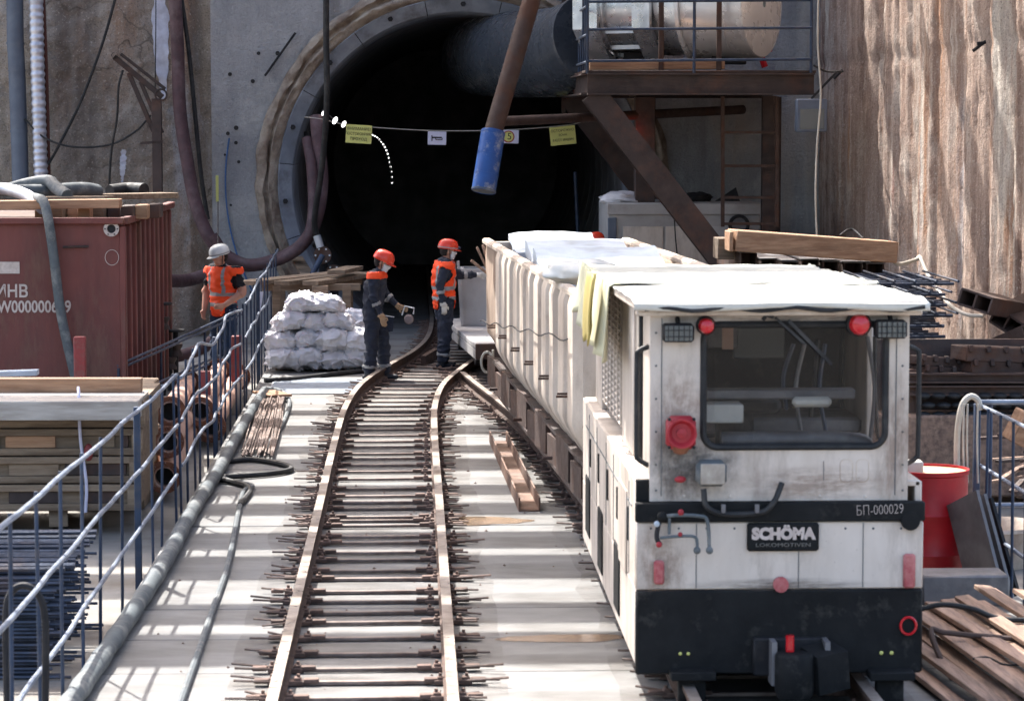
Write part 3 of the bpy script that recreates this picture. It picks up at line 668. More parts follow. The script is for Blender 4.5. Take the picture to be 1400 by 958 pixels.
# ---- pallet of sacks
pal = thing('pallet', 'dark wooden pallet under the grey sacks', 'pallet', (-1.28, 37.3, 0))
for k in range(3):
    g = MB(); g.box((-1.28+(k-1)*.55, 37.4, .05), (.1, 1.0, .1), bev=.006); g.build('bearer', m_wood, pal)
for k in range(6):
    g = MB(); g.box((-1.28, 36.95+k*.18, .115), (1.36, .12, .026), bev=.004); g.build('board', m_wood, pal)
def sack(c, size, rot, seed, label):
    g = MB(); sx, sy, sz = size
    bmesh.ops.create_cube(g.bm, size=1)
    bmesh.ops.subdivide_edges(g.bm, edges=g.bm.edges[:], cuts=19, use_grid_fill=True)
    E = Euler(rot).to_matrix()
    for v in g.bm.verts:
        p = v.co*2
        q = V((p.x, p.y, p.z)); L = (abs(q.x)**4+abs(q.y)**4+abs(q.z)**4)**.25; q = q/L
        edge = max(abs(q.x), abs(q.y))
        thick = (1-max(0, edge-.5)**2*1.5)
        q = V((q.x*sx/2, q.y*sy/2, q.z*sz/2*thick))
        nn = fr((q.x+seed*3, q.y, q.z), 5.0, 4); n2 = noise.noise(V((q.x*16+seed, q.y*16, q.z*9)))
        q *= 1+.085*nn
        cre = 1-abs(noise.noise(V((q.x*5+seed*2, q.z*6, q.y*5))))
        c2_ = 1-abs(noise.noise(V((q.x*9+seed, q.z*11, q.y*9+4))))
        q += q.normalized()*(.007*n2+.055*(cre**7)+.038*(c2_**8)-.032)
        q.z -= .02*(q.x/sx*2)**2
        v.co = E @ q+V(c)
    o = g.build('sack', m_sack, ang=70); tag(o, label, 'sack', 'sacks on the pallet'); return o
S = 36.75
rows_ = [('bottom row', 489, .27, (391, 424, 457, 488)), ('second row', 464, .29, (389, 421, 453, 484)), ('third row', 438, .28, (396, 430, 464)), ('top row', 414, .25, (414, 444))]
nth = ('first from the fence', 'second from the fence', 'third from the fence', 'fourth from the fence')
n_ = 0
for rn, py, sz, xs_ in rows_:
    for k, px in enumerate(xs_):
        n_ += 1; c = at(px+random.uniform(-3, 3), py+random.uniform(-2, 2), S+.10*random.random()+.05*(489-py)/25)
        sack(c, (random.uniform(.42, .50), .6, sz+random.uniform(-.02, .03)), (random.uniform(-.12, .12), random.uniform(-.16, .16)+(.25 if k == len(xs_)-1 and py < 480 else 0)-(.15 if k == 0 and py < 450 else 0), random.uniform(-.2, .2)), n_, 'crumpled pale sack at the front of the pallet, %s, %s' % (rn, nth[k]))
for k in range(4):
    c = at(400+28*k, 462-12*(k % 2), 37.7); sack(c, (.52, .5, .55), (0, 0, random.uniform(-.4, .4)), 20+k, 'crumpled pale sack in the rear of the pallet, %s' % nth[k])
# boards stacked behind the sacks, standing on trestle blocks
bl = thing('timber_trestle', 'rough timber trestle carrying boards behind the sacks', 'trestle', (-1.3, 39, 0))
for x_ in (-1.95, -.95):
    for y_ in (38.7, 40.1):
        g = MB(); g.box((x_, y_, .53), (.12, .12, 1.06), bev=.006); g.build('leg', m_wood, bl)
g = MB(); g.box((-1.45, 38.7, 1.03), (1.4, .1, .1), bev=.006); g.build('crossbeam', m_wood, bl)
g = MB(); g.box((-1.45, 40.1, 1.03), (1.4, .1, .1), bev=.006); g.build('crossbeam', m_wood, bl)
for k, (x_, z_, w_, rz, lab) in enumerate([(-1.75, 1.12, .34, -.5, 'wide grey board lying across the trestle nearest the fence'), (-1.32, 1.12, .24, -.42, 'narrow grey board beside the wide one on the trestle'), (-1.0, 1.12, .24, -.35, 'grey board on the trestle nearest the tunnel'), (-.98, 1.24, .26, -.2, 'short board lying on top of the trestle boards')]):
    g = MB(); g.box((x_, 39.35, z_), (w_, 2.6 if k < 3 else 1.2, .06), rot=(0, 0, rz), bev=.005); tag(g.build('board', m_wood), lab, 'board')
g = MB(); g.box(at(438, 400, 38.2), (.22, .24, .2), bev=.008); tag(g.build('timber_block', m_wood), 'squared timber block on the boards above the sacks', 'timber')
# ================================================================== LEFT SIDE
# ---- red tank container
CX, CY0, CY1, CZ = -3.2, 30.0, 35.8, 2.33
tk = thing('tank_container', 'dark red steel tank container with white inventory number', 'container', (CX-1.2, CY0, -.12))
WID = 3.6
g = MB(); g.box((CX-WID/2, CY0+.03, CZ/2), (WID-.06, .06, CZ-.1)); fp = g.build('front_panel', m_red, tk)
g = MB(); g.box((CX-WID/2, CY0-.02, CZ-.03), (WID+.04, .12, .07), bev=.01); g.build('top_rim', m_red, tk)
g = MB(); g.box((CX+.02, (CY0+CY1)/2, CZ-.03), (.1, CY1-CY0, .08), bev=.01); g.build('top_rim', m_red, tk)
g = MB(); g.box((CX-WID/2, (CY0+CY1)/2+.05, CZ-.12), (WID-.1, CY1-CY0-.1, .04)); g.build('roof', m_steel_rust, tk)
g = MB(); g.box((CX-.05, (CY0+CY1)/2, CZ/2), (.04, CY1-CY0-.02, CZ-.1)); g.build('side_panel', m_red, tk)
yy = CY0+.05
while yy < CY1:
    g = MB(); g.box((CX-.005, yy, CZ/2-.03), (.07, .14, CZ-.12), bev=.012); g.build('side_rib', m_red, tk); yy += .56
g = MB(); g.box((CX-WID/2, CY1, CZ/2), (WID, .05, CZ-.1)); g.build('back_panel', m_red, tk)
pf = at(152, 313, CY0-.05)
g = MB(); g.lathe((pf.x, CY0-.01, pf.z), [(.085, .02), (.085, -.04), (.05, -.04), (.045, .0), (.045, .02)], 18, 'Y'); fl = g.build('pipe_flange', m_chalk, tk)
g = MB(); g.lathe((pf.x, CY0-.015, pf.z), [(.046, 0), (.001, 0)], 14, 'Y'); g.build('bore', m_ink, fl)
for k in range(6):
    a = k*math.pi/3; g = MB(); g.lathe((pf.x+.068*math.cos(a), CY0-.055, pf.z+.068*math.sin(a)), [(.009, .02), (.009, 0), (.001, 0)], 6, 'Y'); g.build('bolt', m_dark, fl)
g = MB(); g.tube([at(86, 338, CY0-.06), at(121, 337, CY0-.06)], .014, 8); g.build('grab_handle', m_beam, tk)
g = MB(); g.box(at(8, 366, CY0-.008), (.3, .006, .13)); g.build('white_patch', m_chalk, tk)
text('ИНВ', .19, m_chalk, 'lettering', tk, at(16, 399, CY0-.006), (1, 0, 0), (0, 0, 1), .002, .004, .9)
text('W000000619', .185, m_chalk, 'lettering', tk, at(47, 420, CY0-.006), (1, 0, 0), (0, 0, 1), .002, .004, .79)
g = MB(); q = at(153, 352, CY0-.006); g.tube([q+V((.075*math.cos(a), 0, .085*math.sin(a))) for a in [k*.35 for k in range(19)]], .004, 4); g.build('drawn_circle', m_chalk, tk)
# bleached wear on the front (chipped paint near the corner)
# timber on the tank roof
def plank(name, a, b, w_, h_, mat, label, cat='plank', group=None):
    g = MB(); g.bar(a, b, w_, h_, bev=.006); return tag(g.build(name, mat), label, cat, group)
plank('plank', at(-40, 281, 30.3), at(165, 278, 30.3), .28, .1, m_woodx, 'long fresh plank along the front of the tank roof')
plank('plank', at(95, 270, 33), at(232, 267, 34.5), .3, .07, m_wood, 'grey plank laid towards the back of the tank roof')
plank('plank', at(-30, 272, 32), at(150, 271, 31.6), .3, .05, m_wood, 'grey plank behind the fresh plank on the tank roof')
for k in range(9):
    px = [60, 80, 104, 118, 136, 158, 176, 196, 212][k]
    q = at(px, 290, 30.7+.3*(k % 3)); g = MB(); g.box((q.x, q.y, CZ+.04), (.14, .5, .16), bev=.01)
    tag(g.build('timber_offcut', random.choice((m_wood, m_woodx, m_beam))), 'short timber offcut under the tank roof planks, %s from the frame edge' % ('first', 'second', 'third', 'fourth', 'fifth', 'sixth', 'seventh', 'eighth', 'ninth')[k], 'timber')
hose('grey_hose', 'thick grey hose draped over the tank front', [at(-30, 262, 31.5), at(20, 268, 31), at(50, 271, 30.4), at(62, 282, 29.9), at(72, 340, 29.86), at(82, 420, 29.86), at(92, 470, 29.86), at(104, 520, 29.86)], .055, m_hose, seg=12, cat='hose')
hose('grey_hose', 'grey hose coil lying on the tank roof', [at(-20, 262, 32), at(60, 262, 32.2), at(110, 259, 32.6), at(132, 262, 33)], .09, m_hose, seg=12, cat='hose')
hose('grey_hose', 'grey hose bend arching over the coil on the tank', [at(10, 259, 32.4), at(40, 251, 32.4), at(66, 248, 32.2), at(76, 256, 32), at(92, 268, 31.7)], .075, m_hose, seg=12, cat='hose')
hose('pale_hose', 'pale hose end curling over the tank edge', [at(-20, 258, 31.2), at(10, 259, 31), at(38, 268, 30.6), at(58, 285, 30.2)], .07, m_corr, seg=12, cat='hose')
hose('black_hose', 'black hose at the rear of the tank roof', [at(150, 262, 35), at(175, 259, 35.2), at(197, 260, 35)], .09, m_black, seg=12, cat='hose')
# valves beside the tank
for k, (px, py) in enumerate([(182, 440), (205, 430), (222, 415), (215, 470), (232, 470), (240, 452), (222, 500)]):
    q = at(px, py, 34+.3*k); nm = ('first', 'second', 'third', 'fourth', 'fifth', 'sixth', 'seventh')[k]
    vt = thing('valve', 'dark pipe valve beside the tank, %s from its front' % nm, 'valve', (q.x, q.y, -.12), group='valves by the tank')
    g = MB(); g.tube([(q.x, q.y, -.1), q], .035, 10); g.build('stem', m_dark, vt)
    g = MB(); g.lathe(q, [(.02, -.02), (.12, -.015), (.13, .0), (.12, .015), (.02, .02)], 14, 'Z'); g.build('handwheel', m_dark, vt)
    g = MB(); g.lathe(q+V((0, 0, -.25)), [(.035, -.08), (.09, -.08), (.09, -.05), (.06, 0), (.09, .05), (.09, .08), (.035, .08)], 12, 'Z'); g.build('body', m_beam, vt)

# ---- red posts
for k, (px, pt, pb, Y, lab) in enumerate([(109, 460, 560, 28.5, 'red steel post standing against the tank front'), (280, 507, 640, 29.8, 'red and white post between the flanged pipes'), (323, 459, 620, 32.5, 'red and white post beyond the flanged pipes by the fence'), (204, 555, 600, 27.0, 'red post end showing between the stacked panels and fence')]):
    q = at(px, pt, Y); 
    t_ = thing('marker_post', lab, 'post', (q.x, Y, -.12))
    zc = q.z-.55 if k in (1, 2) else .0
    g = MB(); g.box((q.x, Y, (q.z+zc)/2), (.12, .12, q.z-zc), bev=.008); g.build('red_section', m_redpost, t_)
    if zc: g = MB(); g.box((q.x, Y, (zc-.12)/2), (.118, .118, zc+.12), bev=.008); g.build('pale_section', m_cream, t_)
# ---- flanged pipes
def fpipe(a, b, r, lab):
    a, b = V(a), V(b); d = (b-a).normalized(); rot = d.to_track_quat('Z', 'Y').to_matrix()
    t_ = thing('flanged_pipe', lab, 'pipe', (a.x, a.y, 0), group='flanged pipes by the fence')
    g = MB(); g.lathe(a, [(r*.86, 0), (r, 0), (r, (b-a).length), (r*.86, (b-a).length), (r*.86, 0)], 22, rot=rot); g.build('pipe', m_pinkpipe, t_)
    for e, s_ in ((a, 0), (b, (b-a).length-.03)):
        g = MB(); g.lathe(a, [(r*.9, s_), (r*1.45, s_), (r*1.45, s_+.03), (r*.9, s_+.03)], 22, rot=rot); f_ = g.build('flange', m_flange, t_)
        for k in range(8):
            an = k*math.pi/4; g = MB(); g.lathe(a+rot @ V((r*1.22*math.cos(an), r*1.22*math.sin(an), 0)), [(.015, s_-.015), (.015, s_+.045)], 6, rot=rot); g.build('bolt', m_chrome, f_)
    g = MB(); g.lathe(a+d*.2, [(r*.86, 0), (.001, 0)], 18, rot=rot); g.build('dark_bore', m_ink, t_)
fpipe((-2.33, 25.9, .62), (-2.75, 33.0, .22), .105, 'pink primed pipe with rusty flanges, top left of the pile')
fpipe((-2.30, 25.3, .40), (-2.56, 31.5, .10), .105, 'pink primed pipe with open flange, middle of the pile')
fpipe((-2.30, 24.9, .12), (-2.5, 31.0, .02), .105, 'pink primed pipe with open flange, lowest of the pile')
fpipe((-2.28, 28.9, .30), (-2.42, 33.6, .30), .11, 'short pink flanged pipe slanting up beside the red post')
fpipe((-2.20, 29.2, .10), (-2.25, 34.5, .14), .12, 'pink pipe lying nearest the fence behind the rods')
# ---- stacked formwork panels
FY = 22.9
def panel(px0, px1, py0, py1, Y, lab, mat, dep=1.6, rec=True):
    a, b = at(px0, py1, Y), at(px1, py0, Y)
    t_ = thing('formwork_panel', lab, 'formwork panel', ((a.x+b.x)/2, Y, a.z), group='stacked formwork panels')
    hh = b.z-a.z-.006
    g = MB(); g.box(((a.x+b.x)/2, Y+dep/2, a.z+hh/2), (b.x-a.x-.02, dep-.06, hh-.01)); g.build('core', m_wood, t_)
    for zz, h_ in ((a.z+hh*.14, hh*.26), (a.z+hh*.86, hh*.26)):
        g = MB(); g.box(((a.x+b.x)/2, Y, zz), (b.x-a.x, .06, h_), bev=.006); g.build('rail', mat, t_)
    if rec:
        x_ = a.x+.3
        while x_ < b.x-.15:
            w_ = random.choice((.45, .6, .3)); w_ = min(w_, b.x-x_-.1)
            g = MB(); g.box((x_+w_/2, Y+.012, a.z+hh*.5), (w_-.03, .03, hh*.44), bev=.004); g.build('block', random.choice((m_wood, m_beam, m_woodx)), t_); x_ += w_+random.choice((.02, .2))
    g = MB(); g.box((b.x-.04, Y-.003, a.z+hh/2), (.09, .06, hh-.006), bev=.004); g.build('end_post', mat, t_)
names = ['lowest', 'second from the ground', 'third from the ground', 'fourth from the ground']
for k in range(4):
    panel(-120, 188+3*k, 590-38*(k)+70, 629-38*k+70, FY, 'weathered wooden formwork panel, %s of the stack' % names[k], m_wood)
plank('sleeper_timber', at(80, 708, FY+.05), at(80, 708, FY+1.5), .16, .15, m_wood, 'squared timber block under the formwork stack', 'timber')
plank('sleeper_timber', at(-40, 708, FY+.05), at(-40, 708, FY+1.5), .16, .15, m_wood, 'timber bearer under the formwork stack at the frame edge', 'timber')
plank('board', at(-130, 554, FY+.1), at(196, 554, FY+.1), .9, .16, M('white_board', C(186, 178, 168), C(150, 140, 130), rough=.85, scale=2, stretch=(1, 8, 8), bump=.3, rand=.03), 'broad whitewashed timber on top of the formwork stack')
plank('beam', at(-130, 530, FY+.45), at(194, 530, FY+.45), .14, .17, m_woodx, 'fresh timber beam lying on top of the formwork stack', 'beam')
plank('beam', at(-130, 515, FY+1.6), at(52, 509, FY+1.6), .16, .05, m_slab, 'pale sheet strip lying behind the top beam', 'strip')
hose('white_strap', 'white strap hanging down the formwork stack', [at(107, 530, FY+.2), at(108, 545, FY-.05), at(110, 600, FY-.05), at(118, 660, FY-.05), at(117, 700, FY-.05)], .014, m_paper, cat='strap')
g = MB(); g.ball(at(121, 618, FY-.06), .05, (.8, .6, 1.5)); tag(g.build('strap_knot', m_redpost), 'red and white knotted tape on the strap', 'tape')
# second stack beyond
for k in range(5):
    a = at(150, 530, 25)
    g = MB(); g.box((-2.75, 25.2, -.02+k*.22), (.62, 1.5, .17), bev=.01)
    tag(g.build('formwork_beam', m_woodx if k % 2 else m_wood), 'timber beam in the short stack by the fence, %s from the ground' % ('first', 'second', 'third', 'fourth', 'fifth')[k], 'beam', 'short timber stack')
# ---- rebar stack in the near left corner
rb = thing('rebar_stack', 'stack of dark blue steel bars in bundles behind the near fence', 'steel bars', (-3.4, 17.6, -.12))
for k in range(16):
    yy = 17.0+k*.105; x1_ = -2.14-random.uniform(0, .12)
    g = MB(); g.tube([(-6.2, yy+random.uniform(-.03, .03), .56+random.uniform(-.01, .03)), (x1_, yy+random.uniform(-.03, .03), .56+random.uniform(-.01, .03))], random.choice((.014, .018, .022)), 6); g.build('bar', m_rebar, rb)
g = MB()
for z_ in range(26):
    for yy in ([17.0, 17.03] if z_ % 2 else [16.98, 17.05])+[17.5, 18.1, 18.6]:
        g.tube([(-6.2, yy+random.uniform(-.02, .02), -.1+z_*.025), (-2.15-random.uniform(0, .22), yy+random.uniform(-.02, .02), -.1+z_*.025)], .011, 5)
g.build('bars_below', m_rebar, rb, kind='stuff')
for x_ in (-5.2, -4.1, -3.0):
    g = MB(); g.box((x_, 17.75, .24), (.1, 1.7, .6), bev=.005); g.build('spacer', m_beam, rb)
hose('steel_hoop', 'dark bent steel hoop standing by the near fence', [at(10, 965, 14.5), at(8, 850, 14.5), at(14, 812, 14.5), at(32, 800, 14.5), at(52, 812, 14.5), at(62, 850, 14.5), at(62, 965, 14.5)], .02, m_dark, cat='hoop')

# ================================================================== HEADWALL FITTINGS
def wall_pipe(name, lab, pts, r, mat, cat='pipe', seg=14, rfn=None, smooth=6):
    g = MB(); g.tube(pts, r, seg, smooth=smooth, rfn=rfn); return tag(g.build(name, mat), lab, cat)
cd = thing('conduit', 'grey pipe in sections running up the rough wall', 'pipe', at(27, 250, 43.5))
cpts = [at(20, -20, 43.6), at(21, 60, 43.6), at(23, 97, 43.6), at(26, 180, 43.6), at(29, 275, 43.6)]
for a, b in zip(cpts, cpts[1:]):
    d = (b-a)*.995; g = MB(); g.tube([a, a+d], .135, 16); g.build('section', m_conduit, cd)
    g = MB(); g.tube([a+d*.98, a+d*1.02], .145, 16); g.build('coupling', m_conduit, cd)
L_ = 160
g = MB(); fp_ = smooth_path([at(49, -20, 43.5), at(51, 80, 43.5), at(54, 180, 43.5), at(57, 270, 43.5)], 60)
g.tube(fp_, .11, 14, rfn=lambda t: .112+.008*math.sin(t*190)+.006*noise.noise(V((t*60, 0, 0)))); tag(g.build('foil_duct', m_corr), 'crinkled silver foil duct running up the rough wall', 'duct')
wall_pipe('red_pipe', 'thin rust-red pipe beside the foil duct', [at(58, -20, 43.7), at(63, 100, 43.7), at(67, 265, 43.7)], .035, M('oxide_pipe', C(86, 48, 40), rough=.7, rand=0))
hose('black_cable', 'black cable slanting down the rough wall from the top', [at(160, -10, 43.5), at(140, 60, 43.5), at(110, 140, 43.5), at(80, 200, 43.5), at(66, 225, 43.5)], .022, m_black)
hose('black_cable', 'black cable sagging from the grey pipe to the bracket', [at(34, 163, 43.5), at(60, 188, 43.4), at(100, 201, 43.4), at(150, 198, 43.4), at(185, 180, 43.3), at(206, 158, 43.2)], .016, m_black)
hose('black_cable', 'black cable hanging from the bracket arm', [at(168, 96, 43.0), at(162, 120, 43.0), at(160, 160, 43.1), at(152, 210, 43.2), at(149, 262, 43.3)], .018, m_black)
hose('green_cable', 'dark green cable hanging down beside the wine-coloured hose', [at(247, -10, 43.3), at(258, 70, 43.3), at(266, 150, 43.3), at(275, 240, 43.3), at(284, 300, 43.3)], .035, m_black)
hose('thin_cable', 'thin cable hanging over the white lime run', [at(213, -10, 43.4), at(213, 40, 43.4), at(212, 130, 43.4)], .008, m_black)
hose('wine_hose', 'thick wine-red hose hanging down the rough wall and along the portal', [at(239, -10, 43.2), at(243, 70, 43.2), at(246, 150, 43.1), at(256, 220, 43.0), at(268, 280, 42.9), at(290, 330, 42.8), at(330, 361, 42.7), at(375, 356, 42.6), at(412, 335, 42.6), at(432, 300, 42.7), at(440, 250, 42.9), at(436, 200, 43.1), at(432, 160, 43.3)], .105, m_winehose, seg=14, cat='hose')
hose('wine_hose', 'second wine-red hose looping below the first by the portal', [at(290, 322, 42.5), at(310, 348, 42.5), at(345, 362, 42.4), at(390, 352, 42.3), at(420, 325, 42.4), at(428, 285, 42.6), at(426, 230, 42.9), at(420, 190, 43.2)], .085, m_winehose, seg=14, cat='hose')
hose('wine_hose', 'wine-red hose running low along the wall to the tank', [at(300, 365, 42.3), at(275, 378, 42.0), at(250, 384, 41.5), at(225, 383, 40.5)], .1, m_winehose, seg=14, cat='hose')
hose('wine_hose', 'wine-red hose curving down behind the worker in the white helmet', [at(300, 455, 39), at(280, 474, 38.8), at(255, 484, 38.6), at(236, 488, 38.4)], .085, m_winehose, seg=14, cat='hose')
hose('black_hose', 'thick black hose hanging in front of the tunnel mouth', [at(446, -15, 41.5), at(446, 60, 41.5), at(447, 110, 41.5), at(446, 160, 41.6), at(440, 230, 41.9), at(430, 300, 42.2), at(436, 330, 42.4)], .048, m_black, seg=12, cat='hose')
hose('black_hose', 'black hose hanging inside the tunnel edge', [at(420, 180, 44.4), at(424, 240, 44.3), at(426, 290, 43.9), at(432, 335, 43.3)], .06, m_black, seg=12, cat='hose')
# bracket lamp post on the wall
bk = thing('wall_bracket', 'rusty steel bracket with slanting arm on the rough wall', 'bracket', at(216, 270, 43.2))
for nm, pts, w_ in (('post', [(216, 270), (214, 135)], .15), ('arm', [(156, 78), (222, 133)], .085), ('arm', [(165, 74), (226, 122)], .05), ('brace', [(176, 100), (210, 180)], .07), ('brace', [(192, 112), (222, 182)], .06)):
    g = MB(); g.bar(at(*pts[0], 43.15), at(*pts[1], 43.15), w_, w_, bev=.006); g.build(nm, m_beam, bk)
g = MB(); g.lathe(at(157, 76, 43.1), [(.05, -.05), (.05, .05)], 12, 'Y'); g.build('knuckle', m_steel_rust, bk)
g = MB(); g.bar(at(192, 196, 43.1), at(222, 194, 43.1), .05, .04); g.build('clamp', m_beam, bk)
g = MB(); q = at(220, 130, 43); g.tube([q+V((.09*math.cos(a), 0, .09*math.sin(a))) for a in [k*.4 for k in range(17)]], .015, 6); g.build('ring', m_beam, bk)
# yellow marker on the wall corner and its wire
g = MB(); g.box(at(297, 258, 43.4), (.045, .03, .42), bev=.004); tag(g.build('yellow_strip', m_yellow), 'pale yellow strip hanging at the portal wall corner', 'strip')
hose('thin_rod', 'thin dark rod hanging from the yellow strip past the worker', [at(298, 276, 40), at(298, 400, 36.5), at(297, 490, 35.2)], .009, m_dark, smooth=0, cat='rod')
# blanked pipe flanges at the tunnel foot
for k, (px, py, r_, lab) in enumerate([(441, 349, .14, 'bolted pipe flange with blue lever at the tunnel foot'), (456, 373, .13, 'lower bolted pipe flange at the tunnel foot')]):
    q = at(px, py, 42.2+.1*k); t_ = thing('blank_flange', lab, 'flange', (q.x, q.y, 0))
    g = MB(); g.lathe(q, [(.001, 0), (r_, 0), (r_, .04), (r_*.6, .04), (r_*.6, .5)], 20, 'Y'); g.build('disc', m_steel_rust, t_)
    for j in range(6):
        a = j*math.pi/3; g = MB(); g.lathe(q+V((r_*.78*math.cos(a), 0, r_*.78*math.sin(a))), [(.016, .0), (.016, -.02), (.001, -.02)], 6, 'Y'); g.build('bolt', m_chrome, t_)
    g = MB(); g.tube([q+V((0, .3, 0)), (q.x, q.y+.3, -.1)], .07, 12); g.build('stand', m_dark, t_)
    if k == 0:
        g = MB(); g.tube([q+V((0, -.06, 0)), at(427, 375, 42.0)], .045, 10); g.build('lever', m_blue, t_)
        g = MB(); g.tube([at(433, 322, 42.2), at(438, 338, 42.2)], .06, 10); g.build('elbow', m_chrome, t_)
plank('leaning_plank', at(405, 352, 42.9), at(425, 384, 42.0), .2, .05, m_wood, 'short plank leaning by the ring foot below the hoses')
# ---- signs on a string across the tunnel mouth
SY = 42.9
sp = [at(416, 160, SY), at(440, 163, SY), at(470, 170, SY), at(520, 175, SY), at(600, 179, SY), at(690, 178, SY), at(770, 172, SY), at(800, 166, SY)]
hose('sign_string', 'thin string stretched across the tunnel mouth carrying the signs', sp, .006, m_wire)
def sign(px0, px1, py0, py1, tilt, mat, lab, lines, nm='hanging_sign'):
    c = at((px0+px1)/2, (py0+py1)/2, SY-.03); w_ = (px1-px0)/F_PX*SY; h_ = (py1-py0)/F_PX*SY
    t_ = thing(nm, lab, 'sign', (c.x, c.y, c.z-h_/2))
    rt, up = V((math.cos(tilt), 0, math.sin(tilt))), V((-math.sin(tilt), 0, math.cos(tilt)))
    g = MB(); g.box(c, (w_, .006, h_), rot=(0, -tilt, 0)); g.build('board', mat, t_)
    for tx, sz, dy, m_, sx in lines: text(tx, sz, m_, 'lettering', t_, c+up*dy+V((0, -.006, 0)), rt, up, .001, .0, sx)
    return t_, c, rt, up
sign(473, 508, 171, 196, -.06, m_yellow, 'yellow warning sign nearest the left end of the string', [('ВНИМАНИЕ!', .062, .08, m_ink, 1), ('ПОСТОРОННИМ', .062, 0, m_ink, .85), ('ПРОХОД', .062, -.08, m_ink, 1)])
t_, c, rt, up = sign(585, 610, 180, 198, -.02, m_paper, 'white sign with a small horn symbol over the tunnel mouth', [])
g = MB(); g.box(c+V((-.08, -.006, 0)), (.015, .004, .09)); g.box(c+V((.0, -.006, .01)), (.15, .004, .022)); g.box(c+V((.03, -.006, -.025)), (.1, .004, .012)); g.box(c+V((-.02, -.006, -.012)), (.012, .004, .03)); g.box(c+V((.08, -.006, -.012)), (.012, .004, .03)); g.build('horn_symbol', m_ink, t_)
t_, c, rt, up = sign(684, 709, 178, 196, -.03, m_paper, 'white sign with a red ring and number 5 behind the hanging pipe', [('5', .15, 0, m_ink, 1)])
g = MB(); g.lathe(c+V((-.015, -.005, 0)), [(.095, 0), (.078, -.002)], 24, 'Y'); g.build('red_ring', m_horn, t_)
g = MB(); g.lathe(c+V((-.015, -.004, 0)), [(.078, 0), (.001, 0)], 24, 'Y'); g.build('yellow_disc', m_yellow, t_)
sign(752, 787, 173, 198, .1, m_yellow, 'yellow warning sign under the steel platform', [('ОСТОРОЖНО', .055, .08, m_ink, 1), ('ЗОНА', .05, .01, m_ink, 1), ('РАБОТ МАШИН', .055, -.07, m_ink, .8)])
# ---- strip of lights
ls = thing('light_string', 'string of small white lights trailing into the tunnel', 'lights', at(500, 200, 43.2))
for px, py, r_, Y in [(442, 155, .035, 43.2), (458, 165, .05, 43.2), (470, 170, .045, 43.2)]:
    g = MB(); g.ball(at(px, py, Y), r_, (.7, .6, 1.25), 8, 6, Euler((0, .5, 0)).to_matrix()); g.build('lamp', m_led, ls)
for k in range(15):
    t = k/14; p0, p1, p2 = V((509, 185)), V((534, 194)), V((536, 250)); q = p0*(1-t)**2+p1*2*t*(1-t)+p2*t*t
    g = MB(); g.ball(at(q.x, q.y, 43.6+t*9), .018, (1, .5, .8), 6, 4); g.build('lamp', m_led, ls)
hose('light_cable', 'thin cable of the light string inside the tunnel', [at(440, 150, 43.3), at(470, 172, 43.3), at(509, 186, 43.6), at(530, 205, 46), at(536, 250, 52.6)], .008, m_black)
# ---- concrete pump pipe hanging before the tunnel
pp = thing('pump_pipe', 'rusty hanging pump pipe with a blue sleeve at its end', 'pipe', at(663, 262, 37))
A_, B_, C_ = at(734, -25, 38), at(674, 182, 37.2), at(661, 262, 37)
g = MB(); g.tube([A_, B_], .128, 18); g.build('pipe', m_steel_rust, pp)
d_ = (C_-B_).normalized()
g = MB(); g.tube([B_-d_*.03, B_+d_*.01, C_-d_*.06, C_], [.16, .168, .168, .164], 20, caps=False); sl_ = g.build('blue_sleeve', m_bluepipe, pp)
for f_ in (.0, .36, .7, .98):
    q = B_.lerp(C_, f_); g = MB(); g.tube([q-d_*.008, q+d_*.008], .173, 20); g.build('band', m_bluepipe if f_ < .9 else m_hose, sl_)
g = MB(); g.tube([C_-d_*.05, C_-d_*.045], .16, 20); g.build('end_bore', m_dark, pp)
wall_pipe('cross_pipe', 'grey pipe running level under the platform to the hanging pipe', [at(686, 166, 38.5), at(800, 161, 40), at(900, 156, 41), at(1016, 150, 42)], .07, m_steel_rust)
# ================================================================== PLATFORM WITH FAN
PY0, PY1 = 38.0, 43.6
PXL, PXR = at(803, 94, PY0).x, at(1113, 94, PY0).x
PZT, PZB = at(803, 96, PY0).z, at(803, 130, PY0).z
pf_ = thing('steel_platform', 'brown steel platform on slanting braces carrying the fan', 'platform', (3.6, 41, -.12))
hB = PZT-PZB-.04
g = MB(); g.ibeam((PXL, PY0, PZB+hB/2), (PXR, PY0, PZB+hB/2), .2, hB, .025); g.build('edge_beam', m_beam, pf_)
g = MB(); g.ibeam((PXL, PY1, PZB+hB/2), (PXR, PY1, PZB+hB/2), .2, hB, .025); g.build('edge_beam', m_beam, pf_)
g = MB(); g.ibeam((PXL+.02, PY0+.1, PZB+hB/2), (PXL+.02, PY1-.1, PZB+hB/2), .2, hB-.01, .025); g.build('edge_beam', m_beam, pf_)
for k in range(4):
    yy = PY0+1.1+k*1.1; g = MB(); g.ibeam((PXL+.12, yy, PZB+hB/2), (PXR, yy, PZB+hB/2), .12, hB-.06, .02); g.build('joist', m_beam, pf_)
for k in range(9):
    yy = PY0+.32+k*.62; g = MB(); g.box(((PXL+PXR)/2, yy, PZT-.02), (PXR-PXL+.06, .6, .035), bev=.004); g.build('deck_plate', m_steel_rust, pf_)
